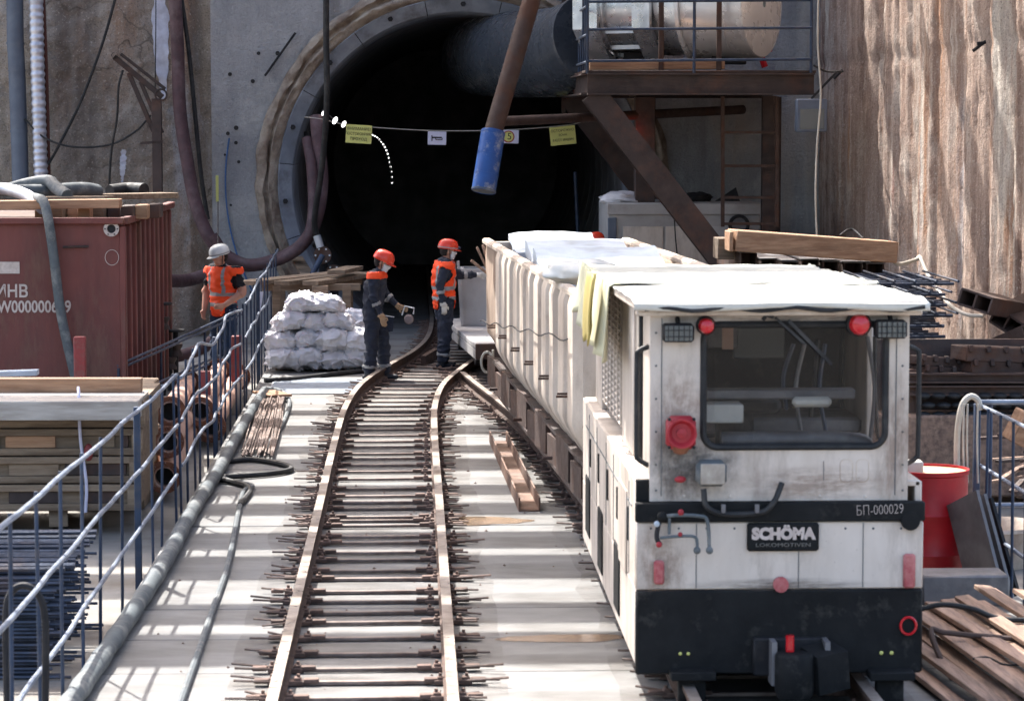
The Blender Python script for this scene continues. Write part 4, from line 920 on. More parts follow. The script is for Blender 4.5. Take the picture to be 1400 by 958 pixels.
# braces
for yy, e in ((PY0+.05, (985, 362)), (PY1-.1, (None, None))):
    a = V((PXL+.08, yy+.14, PZB+.03)); b = V((4.9, yy+.12, .75))
    g = MB(); g.ibeam(a, b, .34, .42, .03, up=(0, 1, 0)); g.build('brace', m_beam, pf_)
    g = MB(); g.ibeam((4.9, yy, -.12), (4.9, yy, .95), .3, .3, .025, up=(0, 1, 0)); g.build('brace_foot', m_beam, pf_)
cx = at(881, 250, 40.8).x
g = MB(); g.box((cx, 40.8, (PZB-.12)/2), (.30, .28, PZB+.12), bev=.01); g.build('column', m_beam, pf_)
for px in (1052, 1078):
    x_ = at(px, 250, 39.5).x; g = MB(); g.ibeam((x_, 39.6+(px-1052)*.06, -.12), (x_, 39.6+(px-1052)*.06, PZB), .2, .2, .02, up=(0, 1, 0)); g.build('column', m_beam, pf_)
# railing
zt_ = PZT+1.25
rx = [at(px, 50, PY0).x for px in (803, 949, 1109)]
for k, x_ in enumerate(rx):
    g = MB(); g.tube([(x_, PY0-.02, PZT-.05), (x_, PY0-.02, zt_)], .022, 8); g.build('rail_post', m_blue, pf_)
for z_ in (at(900, 84, PY0).z, at(900, 41, PY0).z, at(900, 3, PY0).z, zt_):
    g = MB(); g.tube([(rx[0], PY0-.04, z_), (rx[2], PY0-.04, z_+.03)], .02, 8); g.build('rail', m_blue, pf_)
for px in (904, 983):
    x_ = at(px, 50, PY0+.3).x; g = MB(); g.box((x_, PY0+.3, PZT+.7), (.07, .06, 1.4), bev=.006); g.build('upright', m_steel_rust, pf_)
yy = PY0+.45
while yy < PY1:
    g = MB(); g.tube([(PXL+.03, yy, PZT), (PXL+.03, yy, zt_)], .016, 6); g.build('side_bar', m_blue, pf_); yy += .5
for z_ in (PZT+.12, PZT+.5, PZT+.9, zt_):
    g = MB(); g.tube([(PXL+.01, PY0, z_), (PXL+.01, PY1, z_)], .018, 6); g.build('side_rail', m_rail_l, pf_)
g = MB(); g.box((PXL-.02, PY1, PZT+.5), (.07, .07, 2.4), bev=.006); g.build('corner_post', m_beam, pf_)
g = MB(); q0, q1 = at(806, 83, PY0+.4), at(990, 80, PY0+.4); g.bar((q0.x, q0.y, PZT+.07), (q1.x, q1.y, PZT+.09), .2, .14, bev=.008)
tag(g.build('timber_beam', m_woodx), 'reddish timber beam lying on the platform under the fan', 'beam')
# ladder frame at the right of the platform
ld = thing('ladder_frame', 'thin rusty ladder frame under the platform', 'ladder', at(1020, 300, 39.3))
for px in (988, 1062):
    g = MB(); g.bar(at(px, 310, 39.2), at(px, 132, 39.2), .07, .05); g.build('stile', m_steel_rust, ld)
for py in (181, 227, 270, 306):
    g = MB(); g.bar(at(988, py, 39.2), at(1062, py, 39.2), .05, .04); g.build('rung', m_steel_rust, ld)
g = MB(); g.ball(at(867, 179, 40.5), .045, (1, .6, 1)); tag(g.build('signal_lamp', m_redled), 'tiny red signal light beside the platform column', 'lamp')
# fan: galvanised collars and polished silencer, axis slanting away to the left
fan = thing('ventilation_fan', 'silver ventilation fan with polished drum on the platform', 'fan', (4.2, 40, PZT))
ax0, ax1 = at(1045, 2, 39.2), at(806, 18, 40.6)
ax0.z = at(1000, 8, 39.3).z+.02; ax1.z = ax0.z-.02
ad = (ax1-ax0).normalized(); rotf = ad.to_track_quat('Z', 'Y').to_matrix(); LF = (ax1-ax0).length
def fl(prof, mat, nm, seg=40): g = MB(); g.lathe(ax0, prof, seg, rot=rotf); return g.build(nm, mat, fan)
fl([(.05, .0), (.62, .01), (.76, .04), (.78, .07), (.78, LF*.36)], m_silver, 'silencer')
fl([(.79, LF*.12), (.80, LF*.125), (.79, LF*.13)], m_silver, 'seam_band')
fl([(.79, LF*.355), (.84, LF*.355), (.84, LF*.375), (.79, LF*.375)], m_silver, 'flange_band')
fl([(.78, LF*.37), (.70, LF*.46), (.69, LF*.6)], m_galv, 'cone')
fl([(.69, LF*.6), (.74, LF*.60), (.74, LF*.62), (.66, LF*.62), (.66, LF*.80), (.74, LF*.80), (.74, LF*.82), (.69, LF*.82)], m_galv, 'motor_casing')
def octo(s0, s1, r_, nm):
    g = MB(); g.lathe(ax0, [(r_*.9, s0), (r_, s0), (r_, s1), (r_*.9, s1)], 8, a0=.39, a1=.39+2*math.pi, rot=rotf); return g.build(nm, m_galv, fan, ang=20)
octo(LF*.52, LF*.62, .86, 'octagon_collar'); octo(LF*.82, LF*.96, .86, 'octagon_collar')
for k in range(4):
    a = -1.9+k*.45; p = V((.70*math.cos(a), .70*math.sin(a), 0))
    g = MB(); c0, c1 = ax0+rotf @ (p+V((0, 0, LF*.62))), ax0+rotf @ (p+V((0, 0, LF*.80))); g.bar(c0, c1, .05, .06); g.build('stiffener', m_chrome, fan)
for s_ in (.2, .7):
    q = ax0+ad*LF*s_; zf = PZT+.16; g = MB(); g.box((q.x, q.y, (zf+ax0.z-.72)/2+.0), (.5, .3, max(.1, ax0.z-.72-zf+.1)), bev=.01); g.build('foot', m_dark, fan)
# black duct into the tunnel
dk = [at(812, 52, 40.8), at(790, 64, 41.3), at(765, 71, 41.9), at(720, 74, 43.1), at(685, 75, 44.6), at(662, 76, 47), at(652, 80, 52), at(650, 84, 60)]
g = MB(); g.tube(dk, .7, 36, smooth=10, rfn=lambda t: .69-.012*(1 if int(t*70) % 10 == 0 else 0)); du = tag(g.build('air_duct', m_duct, ang=60), 'large smooth black air duct entering the tunnel top', 'duct')
for f_ in (.06, .2):
    pts = smooth_path(dk, 10); k = int(f_*(len(pts)-1)); g = MB(); d_ = (pts[k+1]-pts[k]).normalized(); g.tube([pts[k]-d_*.03, pts[k]+d_*.03], .765, 36, caps=False); g.build('strap', m_duct, du) if False else None
hose('red_hose', 'red hose slanting behind the silver drum', [at(1026, 45, 41.5), at(1036, 65, 41.5), at(1046, 92, 41.5)], .05, m_redlamp, cat='hose')
hose('red_hose', 'second red hose by the platform edge', [at(1030, 20, 41.8), at(1042, 42, 41.8), at(1052, 72, 41.8)], .05, m_redlamp, cat='hose')
# cables at top-left of platform, grey floodlight on wall
fld = thing('floodlight', 'grey floodlight hanging on the pile wall beside the platform', 'floodlight', at(1109, 182, 37.6))
q = at(1109, 158, 37.6); g = MB(); g.box(q, (.44, .16, .46), bev=.02); g.build('housing', m_conduit, fld)
g = MB(); g.box(q+V((0, -.085, -.05)), (.34, .012, .28), bev=.004); g.build('lens', m_lens, fld)
g = MB(); g.bar(q+V((0, 0, .23)), (q.x+.35, q.y, q.z+.6), .04, .03); g.build('arm', m_dark, fld)
hose('pale_cable', 'pale cable hanging down past the floodlight', [at(1119, -10, 35.5), at(1118, 60, 35.5), at(1122, 130, 35.5), at(1117, 200, 35.5), at(1115, 270, 35.4), at(1118, 352, 35.3)], .012, m_wire)
hose('black_cable', 'short black cable tied to the platform corner and wall', [at(1113, 90, 37.5), at(1130, 98, 38), at(1152, 98, 39)], .015, m_black)
# ---- grey site cabin under the platform
cb = thing('site_cabin', 'pale grey equipment cabin under the platform', 'cabin', (4.1, 41.5, -.12))
c0, c1 = at(832, 278, 40.2), at(1040, 278, 40.2)
g = MB(); g.box(((c0.x+c1.x)/2, 41.3, c0.z/2), (c1.x-c0.x, 2.0, c0.z), bev=.01); g.build('body', m_cabin, cb)
for k in range(3):
    w_ = (c1.x-c0.x-.35)/3; x_ = c0.x+.2+w_*(k+.5); g = MB(); g.box((x_, 40.285, c0.z*.46), (w_-.04, .03, c0.z*.76), bev=.006); g.build('panel', m_white if k < 2 else m_cabin, cb)
g = MB(); g.box(((c0.x+c1.x)/2, 40.28, c0.z-.09), (c1.x-c0.x+.03, .05, .16), bev=.006); g.build('fascia', m_cabin, cb)
g = MB(); g.box((c0.x+.06, 40.28, c0.z*.45), (.13, .05, c0.z*.9), bev=.006); g.build('corner_post', m_conduit, cb)
q = at(1011, 308, 40.2); g = MB(); g.lathe((q.x, 40.27, q.z), [(.16, .02), (.16, -.03), (.11, -.03), (.11, .0)], 20, 'Y'); g.build('fan_ring', m_dark, cb)
g = MB(); g.lathe((q.x, 40.262, q.z), [(.11, 0), (.001, .0)], 16, 'Y'); g.build('fan_hub', m_sheet, cb)
hose('cabin_cable', 'thin cable hanging down the cabin front', [at(922, 300, 40.1), at(924, 330, 40.1), at(928, 365, 40.1)], .01, m_black)
def lump(c, r, sc_, mat, name, lab, cat, seed=0, amp=.25):
    g = MB(); g.ball((0, 0, 0), 1, (1, 1, 1), 28, 18)
    for v in g.bm.verts:
        p = v.co.normalized(); q = V((p.x*sc_[0], p.y*sc_[1], p.z*sc_[2]))*r; v.co = V(c)+q*(1+amp*fr((p.x+seed, p.y, p.z), 2.2, 4))
    return tag(g.build(name, mat, ang=70), lab, cat)
lump(at(852, 272, 40.9), .26, (1.3, 1, .45), m_sack, 'bundle', 'grey wrapped bundle on the cabin corner', 'bundle', 2)
lump(at(952, 270, 41.2), .16, (1.5, 1, .5), m_dark, 'coil', 'dark coil lying on the cabin roof', 'coil', 5)
g = MB(); a_ = at(975, 277, 41.2); g.prof(a_, a_+V((0, .05, 0)), [(0, 0), (.35, .23), (.42, .0)]); tag(g.build('dark_plate', m_dark), 'dark triangular plate standing on the cabin roof', 'plate')
# ladder inside tunnel, hint of blue
g = MB(); g.tube([at(786, 235, 46), at(790, 320, 46)], .03, 6); tag(g.build('blue_pipe', m_blue), 'dim blue pipe standing inside the tunnel', 'pipe')

# ================================================================== WAGONS
def wag_frame(p, q): d = V(q)-V(p); return -math.atan2(d.x, d.y)
W0, W1 = V((2.09, 20.75, 0)), V((1.62, 30.6, 0))
wg = thing('ribbed_wagon', 'long cream ribbed wagon behind the locomotive', 'wagon', W0, wag_frame(W0, W1), local=True)
WL = (W1-W0).length; HW = .79; ZB, ZT_ = .74, 2.04
for s_ in (-1, 1):
    g = MB()
    def side(u, v):
        yy = WL*u; z = ZB+(ZT_-ZB)*v
        x_ = HW-.02*noise.noise(V((yy*2, z*3, s_)))*1.0
        if v < .22: x_ -= (.22-v)*.9
        return V((s_*x_, yy, z-(.03*abs(noise.noise(V((yy*1.7, 3, s_)))) if v > .95 else 0)))
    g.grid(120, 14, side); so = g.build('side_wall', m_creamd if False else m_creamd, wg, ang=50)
    so.modifiers.new('t', 'SOLIDIFY').thickness = .05
    k = 0; yy = .25
    while yy < WL-2.2:
        w_ = .52+.08*math.sin(k*2.1); dep = .07
        pr = [(-w_/2, 0), (-w_/2+.05, dep), (w_/2-.05, dep), (w_/2, 0)]
        g = MB()
        def rib(u, v, yy=yy, w_=w_, dep=dep):
            a = u; t = max(0, min(1, (a if a < .5 else 1-a)*7)); z = ZB-.03+(ZT_-ZB+.04)*v
            base = HW-(.22-v)*.9 if v < .22 else HW
            top = 1-max(0, (v-.975)/.025)*.35
            return V((s_*(base+dep*t*top), yy+(a-.5)*w_+.003*noise.noise(V((z*3, yy, 5))), z+.008*noise.noise(V((u*4, yy*5, 0)))*v))
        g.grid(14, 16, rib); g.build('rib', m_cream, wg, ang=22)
        # lashing hooks
        if k % 2 == 0:
            for zz in (1.25,):
                g = MB(); g.tube([(s_*(HW+.05), yy+.30, zz), (s_*(HW+.14), yy+.30, zz)], .010, 6); g.build('hook', m_steel_rust, wg); g = MB(); g.tube([(s_*(HW+.05), yy+.38, zz-.03), (s_*(HW+.14), yy+.38, zz-.03)], .010, 6); g.build('hook', m_steel_rust, wg)
        yy += w_+.2; k += 1
    g = MB(); g.bar((s_*(HW+.0), -.0, ZT_+.005), (s_*(HW+.0), WL, ZT_+.005), .1, .07, bev=.02); g.build('top_rail', m_cream, wg)
    g = MB(); g.tube([(s_*(HW+.105), 0.1+.3*k, 1.72-.32*k/18*1.0-.02*math.sin(k)) for k in range(int(WL/.3))], .006, 5); g.build('lashing_wire', m_dark, wg)
    for k in range(10):
        yy = .35+k*(WL-.7)/9.5; g = MB(); hh_ = .24+.08*(k % 2); g.prof((s_*(HW-.05), yy, .44), (s_*(HW-.02), yy+.52+.2*(k % 2), .44), [(-.02, 0), (.02, 0), (.02, hh_), (-.02, hh_)]); g.build('bracket', m_steel_rust, wg)
        if k % 3 == 1:
            g = MB(); g.tube([(s_*(HW+.08), yy+.2, .62), (s_*(HW+.16), yy+.2, .62)], .016, 8); g.build('peg', m_steel_rust, wg)
    g = MB(); g.ibeam((s_*.70, .1, .58), (s_*.70, WL-.3, .58), .14, .34, .03); g.build('sole_bar', m_beam, wg)
for yy, s_ in ((.0, -1), (WL, 1)):
    g = MB(); g.grid(8, 8, lambda u, v: V(((u-.5)*2*(HW-(.22-v)*.9 if v < .22 else HW), yy+s_*.05*math.sin(math.pi*v), ZB+(ZT_-ZB)*v))); e_ = g.build('end_wall', m_cream, wg); e_.modifiers.new('t', 'SOLIDIFY').thickness = .05
g = MB(); g.box((0, WL/2, ZB+.02), (2*HW-.3, WL-.1, .05)); g.build('floor', m_beam, wg)
for yy in (1.2, 2.6, WL-3.0, WL-1.6):
    for s_ in (-1, 1):
        g = MB(); g.lathe((s_*GA, yy, RAIL_H+.21), [(.03, -.07), (.235, -.065), (.235, -.03), (.21, -.02), (.21, .06), (.05, .06)], 24, 'X'); g.build('wheel', m_dark, wg)
    g = MB(); g.tube([(-.6, yy, RAIL_H+.21), (.6, yy, RAIL_H+.21)], .05, 10); g.build('axle', m_dark, wg)
# pale slabs loaded in the wagon
for k, (pxa, pxb, py, Y, t_, lab) in enumerate([(700, 815, 331, 30.0, .07, 'far white slab lying across the wagon end'), (722, 860, 341, 28.2, .14, 'white slab loaded across the wagon before the far one'), (735, 905, 353, 26.0, .16, 'bluish slab loaded across the middle of the wagon'), (752, 890, 372, 23.6, .2, 'bluish slab sunk in the wagon nearest the locomotive')]):
    a, b = at(pxa, py, Y), at(pxb, py, Y); c = (a+b)/2; c.z -= t_/2
    g = MB(); g.box((0, 0, 0), ((b.x-a.x), 1.25, t_)); 
    bmesh.ops.subdivide_edges(g.bm, edges=g.bm.edges[:], cuts=8, use_grid_fill=True)
    for v in g.bm.verts: v.co = v.co+V((0, 0, .025*fr((v.co.x, v.co.y+k, 0), 2.5)))+V((.02*noise.noise(v.co*4+V((k, 0, 0))), 0, 0)); 
    E = Euler((R(8), R(random.uniform(-1.5, 1.5)), R(random.uniform(-4, 4)))).to_matrix()
    for v in g.bm.verts: v.co = E @ v.co+c
    tag(g.build('pale_slab', m_slab), lab, 'slab', 'slabs in the wagon')
lump(at(800, 372, 22.2), .3, (1.1, 1, .35), m_tarp, 'folded_sheet', 'crumpled white sheet in the wagon behind the locomotive roof', 'sheet', 9)
for k, (a, b) in enumerate((((652, 338), (668, 372)), ((660, 335), (668, 362)), ((644, 356), (668, 375)))):
    plank('lath', at(*a, 31.2), at(*b, 31.2), .1, .03, m_woody, 'thin wooden lath sticking out at the wagon end, %s' % ('tallest', 'middle one', 'lowest')[k], 'lath')
hose('coiled_cable', 'coil of pale cable hanging at the wagon end', [at(674, 478, 31)]+[at(666+8*math.cos(a), 495+14*math.sin(a), 31-.02*k) for k, a in enumerate([j*.7 for j in range(26)])], .014, m_wire, smooth=3)
# flat wagon beyond it
q0, q1 = V((1.34, 34.9, 0)), V((.98, 39.6, 0))
fw_ = thing('flat_wagon', 'low grey flat wagon beyond the ribbed wagon', 'wagon', q0, wag_frame(q0, q1), local=True); FL = (q1-q0).length
g = MB(); g.box((0, FL/2, .48), (1.06, FL, .07), bev=.01); g.build('deck_plate', m_cabin, fw_)
for s_ in (-1, 1):
    g = MB(); g.prof((s_*.5, .02, .44), (s_*.5, FL-.05, .44), [(-.03, -.12), (.03, -.12), (.03, 0), (-.03, 0)]); g.build('sole_bar', m_cabin, fw_)
g = MB(); g.box((0, -.03, .43), (1.08, .06, .2), bev=.01); g.build('buffer_beam', m_steel_rust, fw_)
for yy in (1.0, 3.4):
    for s_ in (-1, 1):
        g = MB(); g.lathe((s_*.4, yy, RAIL_H+.12), [(.03, -.05), (.13, -.045), (.13, .05), (.05, .05)], 22, 'X'); g.build('wheel', m_dark, fw_)
    g = MB(); g.tube([(-.45, yy, RAIL_H+.12), (.45, yy, RAIL_H+.12)], .04, 10); g.build('axle', m_dark, fw_)
xs = at(631, 410, 38.1).x; zs, ze = .52, at(650, 370, 38.1).z; hs_ = ze-zs
sk = thing('steel_skip', 'grey steel skip standing on the flat wagon behind the worker', 'skip', (xs+.45, 38.6, zs))
for c, s_ in (((xs+.45, 38.1, zs+hs_/2), (.9, .05, hs_)), ((xs+.45, 39.2, zs+hs_/2), (.9, .05, hs_)), ((xs+.02, 38.65, zs+hs_/2), (.05, 1.06, hs_)), ((xs+.88, 38.65, zs+hs_/2), (.05, 1.06, hs_)), ((xs+.45, 38.65, zs+.03), (.86, 1.06, .04))):
    g = MB(); g.box(c, s_); g.build('plate', m_cabin, sk)
g = MB(); g.bar((xs-.06, 38.06, ze), (xs+.96, 38.06, ze), .08, .05, bev=.005); g.build('rim', m_cabin, sk)
g = MB(); g.bar((xs+.01, 38.05, zs), (xs-.05, 38.05, ze+.14), .05, .04); g.build('upright', m_cabin, sk)

# ================================================================== LOCOMOTIVE
LY = 15.35; LX0, LX1 = 1.275, 2.935; LYF = 20.2
lo = thing('diesel_locomotive', 'white tunnel locomotive with black lower frame seen from behind', 'locomotive', ((LX0+LX1)/2, LY, 0))
Lz = lambda py: at(1000, py, LY).z
Lx = lambda px: at(px, 600, LY).x
zb, zk, zw, zt = Lz(921), Lz(806), Lz(713), Lz(686)
CXc = (LX0+LX1)/2
def lbox(nm, c, s_, mat, bev=.01, parent=None, rot=(0, 0, 0)): g = MB(); g.box(c, s_, rot, bev); return g.build(nm, mat, parent or lo)
lbox('frame_plate', (CXc, LY+.02, (zb+zk)/2), (LX1-LX0, .05, zk-zb), m_lblack, .012)
lbox('rear_panel', (CXc, LY+.025, (zk+zw)/2), (LX1-LX0, .04, zw-zk-.004), m_white, .008)
lbox('black_band', (CXc, LY+.01, (zw+zt)/2), (LX1-LX0+.01, .06, zt-zw-.002), m_lblack, .008)
for s_, x_ in ((-1, LX0), (1, LX1)):
    xx = x_-s_*.02
    lbox('side_skirt', (xx, (LY+LYF)/2+.04, (zb+.05+zk)/2), (.04, LYF-LY-.06, zk-zb-.05), m_white, .006)
    lbox('side_panel', (xx, (LY+LYF)/2+.04, (zk+1.33)/2), (.04, LYF-LY-.06, 1.33-zk-.004), m_white, .006)
    for k in range(5):
        yy = LY+.55+k*.85; lbox('vent_slot', (x_+s_*.003, yy, 1.02), (.012, .06, .2), m_lblack, .003)
    for yy, zz in ((LY+1.4, .55), (LY+2.9, .55), (LY+4.2, .6)):
        lbox('step_recess', (x_+s_*.004, yy, zz), (.014, .42, .42), m_lblack, .01)
    lbox('side_door', (x_+s_*.004, LY+.95, .95), (.012, .62, .5), m_white, .004)
    for yy in (LY+.5, LY+1.75, LY+2.4, LY+3.3, LY+4.1):
        lbox('panel_seam', (x_+s_*.001, yy, (zk+1.3)/2), (.006, .008, 1.3-zk-.04), m_hose, 0)
    lbox('panel_seam', (x_+s_*.001, LY+2.4, 1.16), (.006, 4.2, .008), m_hose, 0)
lbox('deck', (CXc, (LY+LYF)/2+.03, 1.315), (LX1-LX0-.02, LYF-LY-.08, .035), m_white, .006)
lbox('front_panel', (CXc, LYF, .75), (LX1-LX0-.02, .05, 1.1), m_white)
lbox('ledge_end', (LX0+.045, LY+.08, Lz(672)), (.085, .06, .13), m_lblack, .006)
# cab shell: rear wall with a rounded window opening
CL, CR = Lx(889), Lx(1250); cz0, cz1 = zt+.002, Lz(428)
CR = Lx(1243)
wx0, wx1, wz0, wz1 = Lx(962), Lx(1211), Lz(612), Lz(444)
def rrect(x0, x1, z0, z1, r_, n=7):
    pts = []
    for cx_, cz_, a0 in ((x1-r_, z1-r_, 0), (x0+r_, z1-r_, 90), (x0+r_, z0+r_, 180), (x1-r_, z0+r_, 270)):
        for k in range(n+1): a = R(a0+90*k/n); pts.append((cx_+r_*math.cos(a), cz_+r_*math.sin(a)))
    return pts
def frame_wall(nm, ys, outer, inner, mat, parent):
    g = MB(); n = len(inner); rows = []
    cx_, cz_ = sum(p[0] for p in inner)/n, sum(p[1] for p in inner)/n
    ox0, ox1, oz0, oz1 = outer
    for yy in ys:
        I = [g.bm.verts.new((x_, yy, z_)) for x_, z_ in inner]; O = []
        for x_, z_ in inner:
            dx, dz = x_-cx_, z_-cz_; t = min(((ox1-cx_)/dx if dx > 1e-6 else 1e9), ((ox0-cx_)/dx if dx < -1e-6 else 1e9), ((oz1-cz_)/dz if dz > 1e-6 else 1e9), ((oz0-cz_)/dz if dz < -1e-6 else 1e9))
            O.append((cx_+dx*t, cz_+dz*t))
        # snap the nearest spoke to each corner
        for c in ((ox0, oz0), (ox0, oz1), (ox1, oz0), (ox1, oz1)):
            k = min(range(n), key=lambda k: (O[k][0]-c[0])**2+(O[k][1]-c[1])**2); O[k] = c
        O = [g.bm.verts.new((x_, yy, z_)) for x_, z_ in O]
        rows.append((I, O))
    for (I, O) in rows:
        for k in range(n): g.bm.faces.new((I[k], I[(k+1) % n], O[(k+1) % n], O[k]))
    (I, O), (I2, O2) = rows[0], rows[-1]
    for k in range(n):
        g.bm.faces.new((I[k], I[(k+1) % n], I2[(k+1) % n], I2[k])); g.bm.faces.new((O[k], O[(k+1) % n], O2[(k+1) % n], O2[k]))
    return g.build(nm, mat, parent, ang=30)
inner = rrect(wx0, wx1, wz0, wz1, .085)
cab = frame_wall('cab_rear_wall', (LY+.03, LY+.09), (CL, CR, cz0, cz1), inner, m_white, lo)
# rubber gasket and glass
g = MB(); gp = [V((x_, LY+.03, z_)) for x_, z_ in inner]; g.tube(gp+[gp[0]], .02, 8, caps=False); wn_ = g.build('window_gasket', m_black, lo)
g = MB(); g.poly([(x_, LY+.06, z_) for x_, z_ in inner]); g.build('window_pane', m_glass, wn_, smooth=False)
# cab side walls, front wall with window, inner fittings
CYF = LYF-.25
for s_, x_ in ((-1, CL), (1, CR)):
    xx = x_-s_*.02
    lbox('cab_corner', (xx, LY+.30, (cz0+cz1)/2), (.04, .42, cz1-cz0), m_white, .008)
    lbox('cab_side', (xx, (LY+1.25+LY+2.1)/2, (1.33+cz1)/2), (.04, .85, cz1-1.335), m_white, .008)
    lbox('cab_side', (xx, (LY+3.95+CYF)/2, (1.33+cz1)/2), (.04, CYF-LY-3.95, cz1-1.335), m_white, .008)
    lbox('grille_backing', (xx-s_*.03, LY+3.02, (1.4+cz1)/2), (.02, 1.85, cz1-1.41), m_dark, 0)
    for k in range(22):
        zz = 1.42+k*.041
        lbox('grille_slat', (x_-s_*.012, LY+3.02, zz), (.03, 1.84, .016), m_white, 0, rot=(0, s_*.5, 0))
    for k in range(7): lbox('grille_bar', (x_, LY+2.15+k*.29, (1.4+cz1)/2), (.016, .03, cz1-1.42), m_white, 0)
    if s_ < 0: lbox('door', (xx-s_*.015, LY+.88, (1.33+cz1)/2), (.03, .70, cz1-1.34), m_white, .01)
    g = MB(); g.tube([(x_+s_*.01, LY+.55, 1.40), (x_+s_*.01, LY+.53, 1.45), (x_+s_*.01, LY+.53, cz1-.1), (x_+s_*.01, LY+.55, cz1-.04)], .014, 6); g.build('door_seal', m_black, lo)
    g = MB(); g.tube([(x_+s_*.0, LY+.10, 1.42), (x_+s_*.06, LY+.10, 1.46), (x_+s_*.07, LY+.10, 1.52), (x_+s_*.07, LY+.10, 2.02), (x_+s_*.06, LY+.10, 2.08), (x_+s_*.0, LY+.10, 2.11)], .015, 8, smooth=4); g.build('grab_rail', m_black, lo)
lbox('cab_front_wall', (CXc, LY+2.2, (1.33+cz1)/2), (CR-CL-.1, .04, cz1-1.34), m_lblack)
lbox('engine_hood', ((CL+CR)/2, (LY+2.3+CYF)/2, (1.33+cz1)/2), (CR-CL-.16, CYF-LY-2.4, cz1-1.36), m_dark)
lbox('front_window', (CL+.9, LY+2.165, Lz(500)), (.34, .02, .3), m_lens, .01)
lbox('desk', (CXc+.1, LY+1.7, 1.5), (1.2, .6, .1), m_sheet, .02)
lbox('control_box', (CXc-.35, LY+.35, Lz(572)), (.33, .2, .11), m_tarp, .008)
lbox('lamp_tube', (CXc+.22, LY+.3, Lz(557)), (.23, .06, .06), m_tarp, .02)
lbox('inner_shelf', (CXc+.05, LY+.5, Lz(550)), (.9, .12, .06), m_sheet, .01)
lbox('paper_note', (CXc-.17, LY+1.2, Lz(478)), (.07, .01, .2), m_pinkpipe, .002)
lbox('switch_panel', (CXc+.02, LY+1.9, Lz(470)), (.3, .04, .1), m_conduit, .004)
lbox('control_panel', (CXc-.1, LY+2.1, Lz(497)), (.2, .05, .18), m_sheet, .01)
g = MB(); g.tube([(CXc-.1, LY+1.4, 1.38), (CXc-.1, LY+1.4, 1.62)], .12, 14); g.build('seat_base', m_dark, lo)
lbox('seat', (CXc-.1, LY+1.3, 1.66), (.5, .45, .1), m_black, .03)
g = MB(); g.tube([(CXc-.3, LY+.4, 1.53), (CXc+.45, LY+.4, 1.53), (CXc+.56, LY+.4, 1.46), (CXc+.58, LY+.4, 1.33)], .05, 12, smooth=6); g.build('inner_pipe', m_sheet, lo)
for k, (a, b) in enumerate((((1085, 470), (1075, 560)), ((1100, 470), (1095, 590)), ((1118, 465), (1108, 570)), ((1128, 470), (1130, 595)), ((1186, 460), (1190, 600)), ((1196, 460), (1200, 600)))):
    g = MB(); p_, q_ = at(*a, LY+.8), at(*b, LY+.8); g.tube([p_, p_.lerp(q_, .5)+V((random.uniform(-.05, .05), 0, 0)), q_], .013, 6, smooth=4); g.build('inner_cable', [m_blue, m_sheet, m_black][k % 3], lo)
# panel seams and bolt heads
for px in (905, 1226):
    g = MB(); g.box((at(px, 560, LY).x, LY+.028, (cz0+cz1)/2), (.004, .006, cz1-cz0-.06)); g.build('panel_seam', m_hose, lo)
for px in (952, 1180, 1092):
    g = MB(); g.box((at(px, 760, LY).x, LY+.004, (zk+zw)/2), (.004, .006, zw-zk-.02)); g.build('panel_seam', m_hose, lo)
for py in (455, 500, 545, 590, 635, 670):
    for px in (897, 1234):
        g = MB(); g.ball(at(px, py, LY+.03), .007, (1, .5, 1), 8, 6); g.build('rivet', m_hose, lo)
for px in range(890, 1270, 38):
    g = MB(); g.ball(at(px, 722, LY+.004), .007, (1, .5, 1), 8, 6); g.build('rivet', m_hose, lo)
# things printed and riveted on the rear
def rdisc(nm, px, py, r_, prof, mat, seg=20, parent=None):
    q = at(px, py, LY); g = MB(); g.lathe((q.x, LY, q.z), [(r_*a, b) for a, b in prof], seg, 'Y'); return g.build(nm, mat, parent or lo)
for px, py, r_ in ((965, 445, .046), (1174, 443, .06)):
    b_ = rdisc('lamp_housing', px, py, r_*1.2, [(1, .04), (1, -.02), (.8, -.03)], m_black)
    rdisc('red_lens', px, py, r_, [(1, -.0), (1, -.05), (.8, -.075), (.4, -.085), (.01, -.088)], m_redlamp, parent=b_)
for px, py in ((926, 454), (1216, 449)):
    q = at(px, py, LY); b_ = lbox('work_light', (q.x, LY-.035, q.z), (.18, .10, .105), m_dark, .015)
    g = MB(); g.box((q.x, LY-.088, q.z), (.155, .008, .085)); g.build('lens', m_lens, b_)
    for k in range(5): g = MB(); g.tube([(q.x-.06+k*.03, LY-.097, q.z-.045), (q.x-.06+k*.03, LY-.097, q.z+.045)], .004, 4); g.build('guard_bar', m_black, b_)
    for k in range(2): g = MB(); g.tube([(q.x-.08, LY-.099, q.z-.018+k*.036), (q.x+.08, LY-.099, q.z-.018+k*.036)], .004, 4); g.build('guard_bar', m_black, b_)
    g = MB(); g.tube([(q.x, LY, q.z+.08), (q.x, LY-.04, q.z+.05)], .015, 6); g.build('bracket', m_black, b_)
